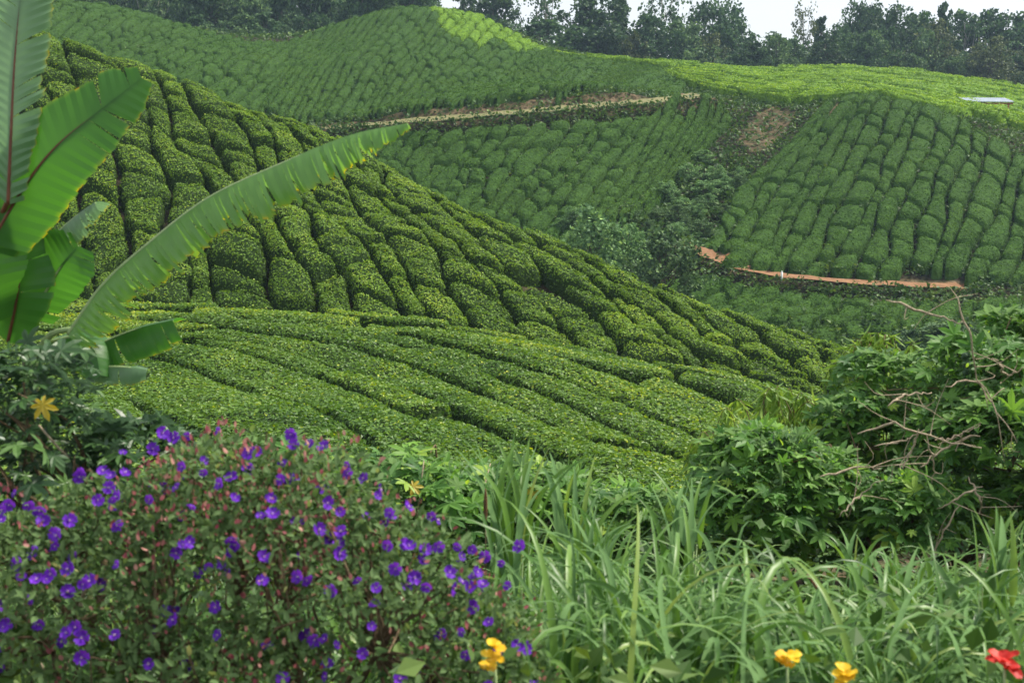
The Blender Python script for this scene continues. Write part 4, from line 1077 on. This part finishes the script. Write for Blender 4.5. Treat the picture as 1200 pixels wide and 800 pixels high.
scatter(m, OVATE, OVATEF, p - TL, d, u + r.normal(size=p.shape) * .7 + [0, 0, .5], .036 * (.4 + 1.0 * r.random(len(p))), 0, np.clip(.45 + .22 * r.normal(size=len(p)), 0, 1), wid=1.15)
m.build("foliage", M['tib_leaf'], tib)
m = MB(); t_, _ = shell(TE, 190, 302, .85)
for k, x_ in enumerate((-.3, 0, .35, -.7, .6)):
    sel = t_[np.argsort(np.abs(t_[:, 0] - (TL[0] + x_)))[:38]]
    st = np.array([x_ * .45, 0.02 * k, -.05])
    branches(m, st, sel - TL, .015, 5, .14, forks=8, r=np.random.default_rng(60 + k))
m.build("stems", M['twig'], tib)
# pink buds, most of them along the top
p, u = shell(TE, 5200, 303, .97); keep = (u[:, 2] > .1) & (r.random(len(p)) < .25 + .75 * (fbm(p[:, 0] * 2.5, p[:, 2] * 2.5, 71) > .5)) & (u[:, 1] < .5); keep = keep; p, u = p[keep], u[keep]; k2 = (p[:, 0] < -.25) | (r.random(len(p)) < .5); p, u = p[k2], u[k2]
bm_ = MB(); d = u + [0, 0, .8] + r.normal(size=p.shape) * .5
scatter(bm_, OVATE, OVATEF, p + u * .02 - TL, d, r.normal(size=p.shape), .019 * (.5 + r.random(len(p))), 0, r.random(len(p)), wid=1.5)
b_o = bm_.build("buds", M['tib_bud'], tib); b_o["kind"] = "stuff"
def flower_mesh(seed, np_=5, R=.027):
    rr = np.random.default_rng(seed); m = MB()
    for i in range(np_):
        a = i * 2 * math.pi / np_ + rr.normal() * .08
        rows = [(0.08, .06), (.35, .24), (.72, .46), (1.0, .40), (.94, .05)]
        V = []
        for t, w in rows:
            for s in (-1, 0, 1):
                x = t * R; y = s * w * R; z = R * (.30 * t * t * (1.5 if s else .7) + .10 * rr.normal())
                V.append((x * math.cos(a) - y * math.sin(a), x * math.sin(a) + y * math.cos(a), z + .0006 * i))
        f = [[j * 3 + k, j * 3 + k + 1, j * 3 + k + 4, j * 3 + k + 3] for j in range(4) for k in range(2)]
        m.add(V, [f], 0, rr.random(), True)
    for i in range(6):
        a = i * 1.05; tube(m, [(0, 0, 0), (math.cos(a) * .004, math.sin(a) * .004, .011)], [.0009, .0006], 4, 1)
    return m
protos = [flower_mesh(400 + i).build("flower", [M['tib_petal'], M['stamen']], tib) for i in range(3)]
# flowers where the photo has them (photo x, y)
FL = [(190,508),(205,515),(222,510),(256,505),(346,512),(345,522),(343,508),(365,517),(93,559),(97,552),(145,531),(178,528),(213,547),(237,550),(240,540),(225,590),(207,572),(275,585),(258,565),(174,585),(130,560),(138,580),(132,587),(128,572),(115,585),
 (305,608),(318,600),(270,630),(275,640),(268,645),(262,660),(215,640),(222,635),(307,650),(308,680),(243,660),(140,663),(63,625),(65,635),(55,678),(97,685),(50,677),(135,615),(5,600),(10,592),(2,610),(30,590),(45,595),(38,700),(5,735),(45,730),(78,740),(88,735),(98,747),(205,727),(255,745),(380,525),(405,553),(425,560),(383,587),(400,600),(410,545),(442,580),(352,675),(358,680),(418,680),(440,690),(455,636),(478,636),(455,600),(505,605),
 (535,640),(540,650),(555,645),(478,640),(545,685),(552,690),(525,670),(512,640),(570,650),(588,660),(540,740),(545,765),(555,710),(573,728),(380,748),(395,755),(366,750),(435,735),(498,690),(465,665),(560,670),(595,690),(610,640),(380,790),(425,765),(20,660),(15,580),(330,560),(290,530),(160,560)][:100]
for i, (fx, fy) in enumerate(FL):
    a, bb = ray(fx, fy)
    # nearest point of the bush surface along this direction
    Ys = np.arange(3.3, 4.6, .02); pts3 = np.column_stack([a * Ys, Ys, bb * Ys]); best = None
    ins = np.zeros(len(Ys), bool)
    dm = np.full(len(Ys), 9.)
    for c_, R_ in TE: dm = np.minimum(dm, np.sqrt((((pts3 - np.array(c_)) / np.array(R_)) ** 2).sum(1)))
    ins = dm < 1.07
    Y_ = Ys[np.argmax(ins)] if ins.any() else Ys[np.argmin(dm)]
    pos = np.array([a * Y_, Y_, bb * Y_]) + r.normal(size=3) * .004
    o = protos[i] if i < 3 else protos[i % 3].copy()
    if i >= 3: COL.objects.link(o); o.parent = tib
    o.location = tuple(pos - TL)
    dv = Vector((r.normal() * .8, -1 + r.normal() * .3, .4 + r.normal() * .6)); o.rotation_euler = dv.to_track_quat('Z', 'Y').to_euler()
    s = .52 + .38 * r.random(); o.scale = (s, s, s)

# the many smaller and half-hidden blooms beyond the hundred largest
p, u = shell(TE, 700, 305, .97); kk = (u[:, 1] < .3) & (u[:, 2] > -.35); p, u = p[kk][:130], u[kk][:130]
fm = MB()
for i in range(len(p)):
    q = flower_mesh(700 + i, R=.018 + .006 * r.random()); dv = Vector((u[i, 0] + r.normal() * .6, u[i, 1] - .6 + r.normal() * .3, u[i, 2] + .3 + r.normal() * .5)); R3 = np.array(dv.to_track_quat('Z', 'Y').to_matrix())
    off = 0
    for v, t in zip(q.v, q.t):
        fm.v.append(v @ R3.T + p[i] + u[i] * .01 - TL); fm.t.append(t)
    for f_, m_, s_ in q.f: fm.f.append((f_ + fm.n, m_, s_))
    fm.n += q.n
fo = fm.build("small_flowers", [M['tib_petal'], M['stamen']], tib); fo["kind"] = "stuff"

# ---------------------------------------------------------------- tall grass
M['grass'] = leaf_mat("grass_blades", [(0, (.025, .075, .014)), (.4, (.075, .175, .028)), (.75, (.16, .29, .05)), (.93, (.26, .34, .09)), (1, (.42, .33, .15))], .42, .34, spec=.4, back=(.16, .28, .125))
def blade(m, base, az, el, L, w, curl, r, tint, ns=11, twist=0.0):
    p = np.array(base, float); e = el; pts_ = [p.copy()]; dirs = []
    for k in range(ns):
        dv = np.array([math.cos(az) * math.cos(e), math.sin(az) * math.cos(e), math.sin(e)]); dirs.append(dv)
        p = p + dv * L / ns; pts_.append(p.copy()); e -= curl * (.25 + 1.5 * (k / ns) ** 1.5) / ns * 2.2; e = max(e, -1.35); az += twist / ns
    dirs.append(dirs[-1]); pts_ = np.array(pts_); dirs = np.array(dirs)
    t = np.linspace(0, 1, ns + 1); wd = w * np.minimum(1, (t * 5 + .35)) * (1 - t ** 2.2) + .0006
    sd = np.cross(dirs, [0, 0, 1.0]) + np.array([math.sin(az), -math.cos(az), 0]) * .05; sd /= np.linalg.norm(sd, axis=1, keepdims=True)
    rl = r.normal() * .5; nr = np.cross(sd, dirs); sd = sd * math.cos(rl) + nr * math.sin(rl); nr = np.cross(sd, dirs)
    V = np.stack([pts_ - sd * wd[:, None] + nr * wd[:, None] * .35, pts_, pts_ + sd * wd[:, None] + nr * wd[:, None] * .35], 1).reshape(-1, 3)
    f = [[3 * j + k, 3 * j + k + 1, 3 * j + k + 4, 3 * j + k + 3] for j in range(ns) for k in range(2)]
    m.add(V, [f], 0, tint, True)
def clump(m, x, y, n, L, w, r, L0=(0, 0, 0), up=.9, spread=.16, tb=.45, curl=1.2):
    for i in range(n):
        bx2, by2 = x + r.normal() * spread, y + r.normal() * spread
        b = np.array([bx2, by2, gz(bx2, by2) - .02 + r.random() * .35 * L]) - L0
        blade(m, b, r.random() * 6.28, 1.18 + up * .36 * r.random(), L * (.55 + .6 * r.random()), w * (.6 + .7 * r.random()), curl * (.5 + 1.1 * r.random()), r, float(np.clip(tb + .2 * r.normal(), 0, .9 if r.random() > .03 else 1)), twist=r.normal() * .5)
gr = np.random.default_rng(77); gm = MB()
n = 0
while n < 205:
    Y = 4.3 + gr.random() * 3.6; px = 430 + gr.random() * 860
    if px < 600 and Y < 5.0 and gr.random() < .5: continue
    if 860 < px < 1010 and Y > 6.4: continue
    x = px_at(px, Y)
    topy = np.interp(px, [430, 520, 600, 700, 800, 880, 960, 1100, 1250], [730, 680, 640, 625, 635, 665, 680, 660, 640]) + gr.random() * 70
    h = -(topy - 180) / 1500 * Y - gz(x, Y)
    if h < .2: continue
    clump(gm, x, Y, 15, min(1.35, h * 1.15), .0130, gr, tb=.46, curl=1.65); n += 1
for i in range(60):      # grass showing below and through the flowering shrub
    Y = 4.6 + gr.random() * 2.5; px = -60 + gr.random() * 560; clump(gm, px_at(px, Y), Y, 16, .55, .007, gr, tb=.35)
tag(gm.build("tall_grass", M['grass']), "mass of long arching grass blades filling the lower foreground", None, kind="stuff")
for i, (px, ty, Y, nb, lb) in enumerate([(600,510,5.8,13,"tallest grass clump with an upright yellow blade beside the purple shrub"), (665,520,6.0,12,"upright grass clump right of the tallest one"), (700,590,5.5,14,"broad-bladed bright grass clump in the middle of the grass"),
      (806,545,6.3,11,"lone tall grass clump standing before the terrace's dark gap"), (905,660,5.2,12,"grass clump in front of the bare soil patch"), (1025,620,6.2,9,"thin upright grass clump below the castor shrub"), (1080,640,5.6,10,"dark green grass clump below the bare branches"), (1185,590,5.0,12,"wide grass clump at the right edge")]):
    x = px_at(px, Y); g = gz(x, Y); L0 = np.array([x, Y, g]); o = tag(empty("grass_clump", L0), lb, "grass clump", "tall grass clumps rising above the rest")
    h = -(ty - 180) / 1500 * Y - g; m, s_ = MB(), MB(); r2 = np.random.default_rng(500 + i)
    for k in range(int(nb * 1.5)):
        az = r2.random() * 6.28; b = np.array([r2.normal() * .05, r2.normal() * .05, h * (.30 + .35 * r2.random())])
        blade(m, b, az, 1.38 + .2 * r2.random(), min(.9, h - b[2]) * (.8 + .3 * r2.random()), .018, .26 + .7 * r2.random(), r2, float(np.clip(.6 + .2 * r2.normal(), 0, .92)), 13)
    if i == 0: blade(m, (0, 0, h * .45), math.pi, 1.34, h * .58, .019, .03, r2, .965, 13)
    for k in range(4): 
        q_ = np.array([r2.normal() * .05, r2.normal() * .05, 0]); tube(s_, [q_ * .5, q_ + [0, 0, h * .3], q_ * 1.3 + [0, 0, h * .6]], [.007, .006, .003], 6)
    m.build("blades", M['grass'], o); s_.build("stems", M['midrib_green'], o)
M['seedhead'] = solid_mat("brown_seed_head", (.20, .10, .05), (.36, .20, .10), 90, .9, .8, .1)
for i, (px, py, Y, tl, lb) in enumerate([(569,592,5.6,0,"upright brown seed head beside the tallest grass clump"), (965,700,5.0,-.7,"leaning brown seed head in the grass near the soil patch")]):
    c_ = P(px, py, Y); g = gz(c_[0], c_[1]); o = tag(empty("grass_seed_head", (c_[0], c_[1], g)), lb, "seed head")
    hh = c_[2] - g; e_ = np.array([tl * .08, 0, .08])
    m = MB(); tube(m, spline([(0 - tl * .1, 0, 0), (-tl * .05, 0, hh * .5), (0, 0, hh) - e_], 8), .0022, 5); m.build("stem", M['twig'], o)
    m = MB(); tube(m, spline([(0, 0, hh) - e_, (0, 0, hh), (0, 0, hh) + e_], 10), [.003, .006, .008, .009, .009, .009, .0085, .007, .005, .002], 8); m.build("spike", M['seedhead'], o)

# ---------------------------------------------------------------- canna lilies
M['canna_y'] = leaf_mat("yellow_canna_petals", [(0, (.70, .40, .01)), (1, (.85, .60, .03))], .5, .35, spec=.3, tcol=(.9, .65, .03))
M['canna_r'] = leaf_mat("red_canna_petals", [(0, (.45, .01, .01)), (1, (.70, .04, .02))], .5, .3, spec=.3, tcol=(.8, .05, .02))
M['canna_leaf'] = leaf_mat("canna_leaves", [(0, (.03, .09, .02)), (1, (.07, .17, .03))], .4, .3, spec=.4)
def petal(m, c_, d, up, L, w, r, tint):
    d = Vector(d).normalized(); s = d.cross(Vector(up)).normalized(); n_ = s.cross(d); V = []
    for t, ww in ((0, .15), (.3, .6), (.6, 1), (.85, .9), (1.02, .35)):
        for k in (-1, -.4, .4, 1):
            p = Vector(c_) + d * L * t + s * (k * ww * w) + n_ * (L * (.10 * abs(k) - .35 * t * t) + r.normal() * L * .06)
            V.append(tuple(p))
    m.add(V, [[[j * 4 + k, j * 4 + k + 1, j * 4 + k + 5, j * 4 + k + 4] for j in range(4) for k in range(3)]], 0, tint, True)
def canna(px, py, Y, mat, label, seed, n=6, tall=1.0, sc=1.0):
    r = np.random.default_rng(seed); c_ = P(px, py, Y); g = gz(c_[0], c_[1]); h = c_[2] - g
    o = tag(empty("canna_lily", (c_[0], c_[1], g)), label, "flower")
    m = MB(); tube(m, spline([(.05, 0, 0), (.02, .01, h * .5), (0, 0, h)], 8), np.linspace(.008, .004, 8), 7); m.build("stem", M['midrib_green'], o)
    for k in range(3):
        m = MB(); a = r.random() * 6.28; petal(m, (0.02, 0, h * (.15 + .2 * k)), (math.cos(a), math.sin(a), .8), (0, 0, 1), .22 * sc * sc, .04 * sc, r, .5); m.build("leaf", M['canna_leaf'], o)
    f = MB()
    for j in range(int(2 * tall)):
        cc = np.array([r.normal() * .014, r.normal() * .01, h - .004 + j * .022 * tall]); tl_ = r.normal(size=2) * .5
        for k in range(n):
            a = k * 2 * math.pi / n + r.normal() * .3; petal(f, cc, (math.cos(a) + tl_[0], math.sin(a) - .3, .25 + 1.1 * r.random() + tl_[1] * math.cos(a)), (0, -.2, 1), .040 * sc * (.7 + .6 * r.random()), .019 * sc, r, r.random())
    f.build("flower", mat, o)
canna(580, 782, 3.6, M['canna_y'], "yellow canna flower at the foot of the purple shrub", 1, tall=1.5, sc=.85)
canna(922, 776, 3.8, M['canna_y'], "yellow canna flower, left of the pair in the grass", 2)
canna(986, 796, 3.9, M['canna_y'], "yellow canna flower cut by the bottom edge, right of the pair", 3)
canna(1177, 782, 3.6, M['canna_r'], "red canna flower in the bottom right corner", 4)
# ---------------------------------------------------------------- the misty air over the valley
hz = bpy.data.materials.new("valley_haze"); hz.use_nodes = True
hn = hz.node_tree; hn.nodes.clear()
ho = hn.nodes.new("ShaderNodeOutputMaterial"); hv = hn.nodes.new("ShaderNodeVolumePrincipled")
hv.inputs['Color'].default_value = (.55, .75, .98, 1); hv.inputs['Density'].default_value = .00034; hv.inputs['Anisotropy'].default_value = .2
hn.links.new(hv.outputs[0], ho.inputs['Volume'])
mb = MB()
x0, x1, y0, y1, z0, z1 = -165, 165, -25, 336, float(ZZ.min()) - 1.5, 62
V = [(x, y, z) for z in (z0, z1) for y in (y0, y1) for x in (x0, x1)]
mb.add(V, np.array([[0, 2, 3, 1], [4, 5, 7, 6], [0, 1, 5, 4], [2, 6, 7, 3], [0, 4, 6, 2], [1, 3, 7, 5]]))
tag(mb.build("haze", hz), "thin bluish haze filling the valley", None, kind="stuff")
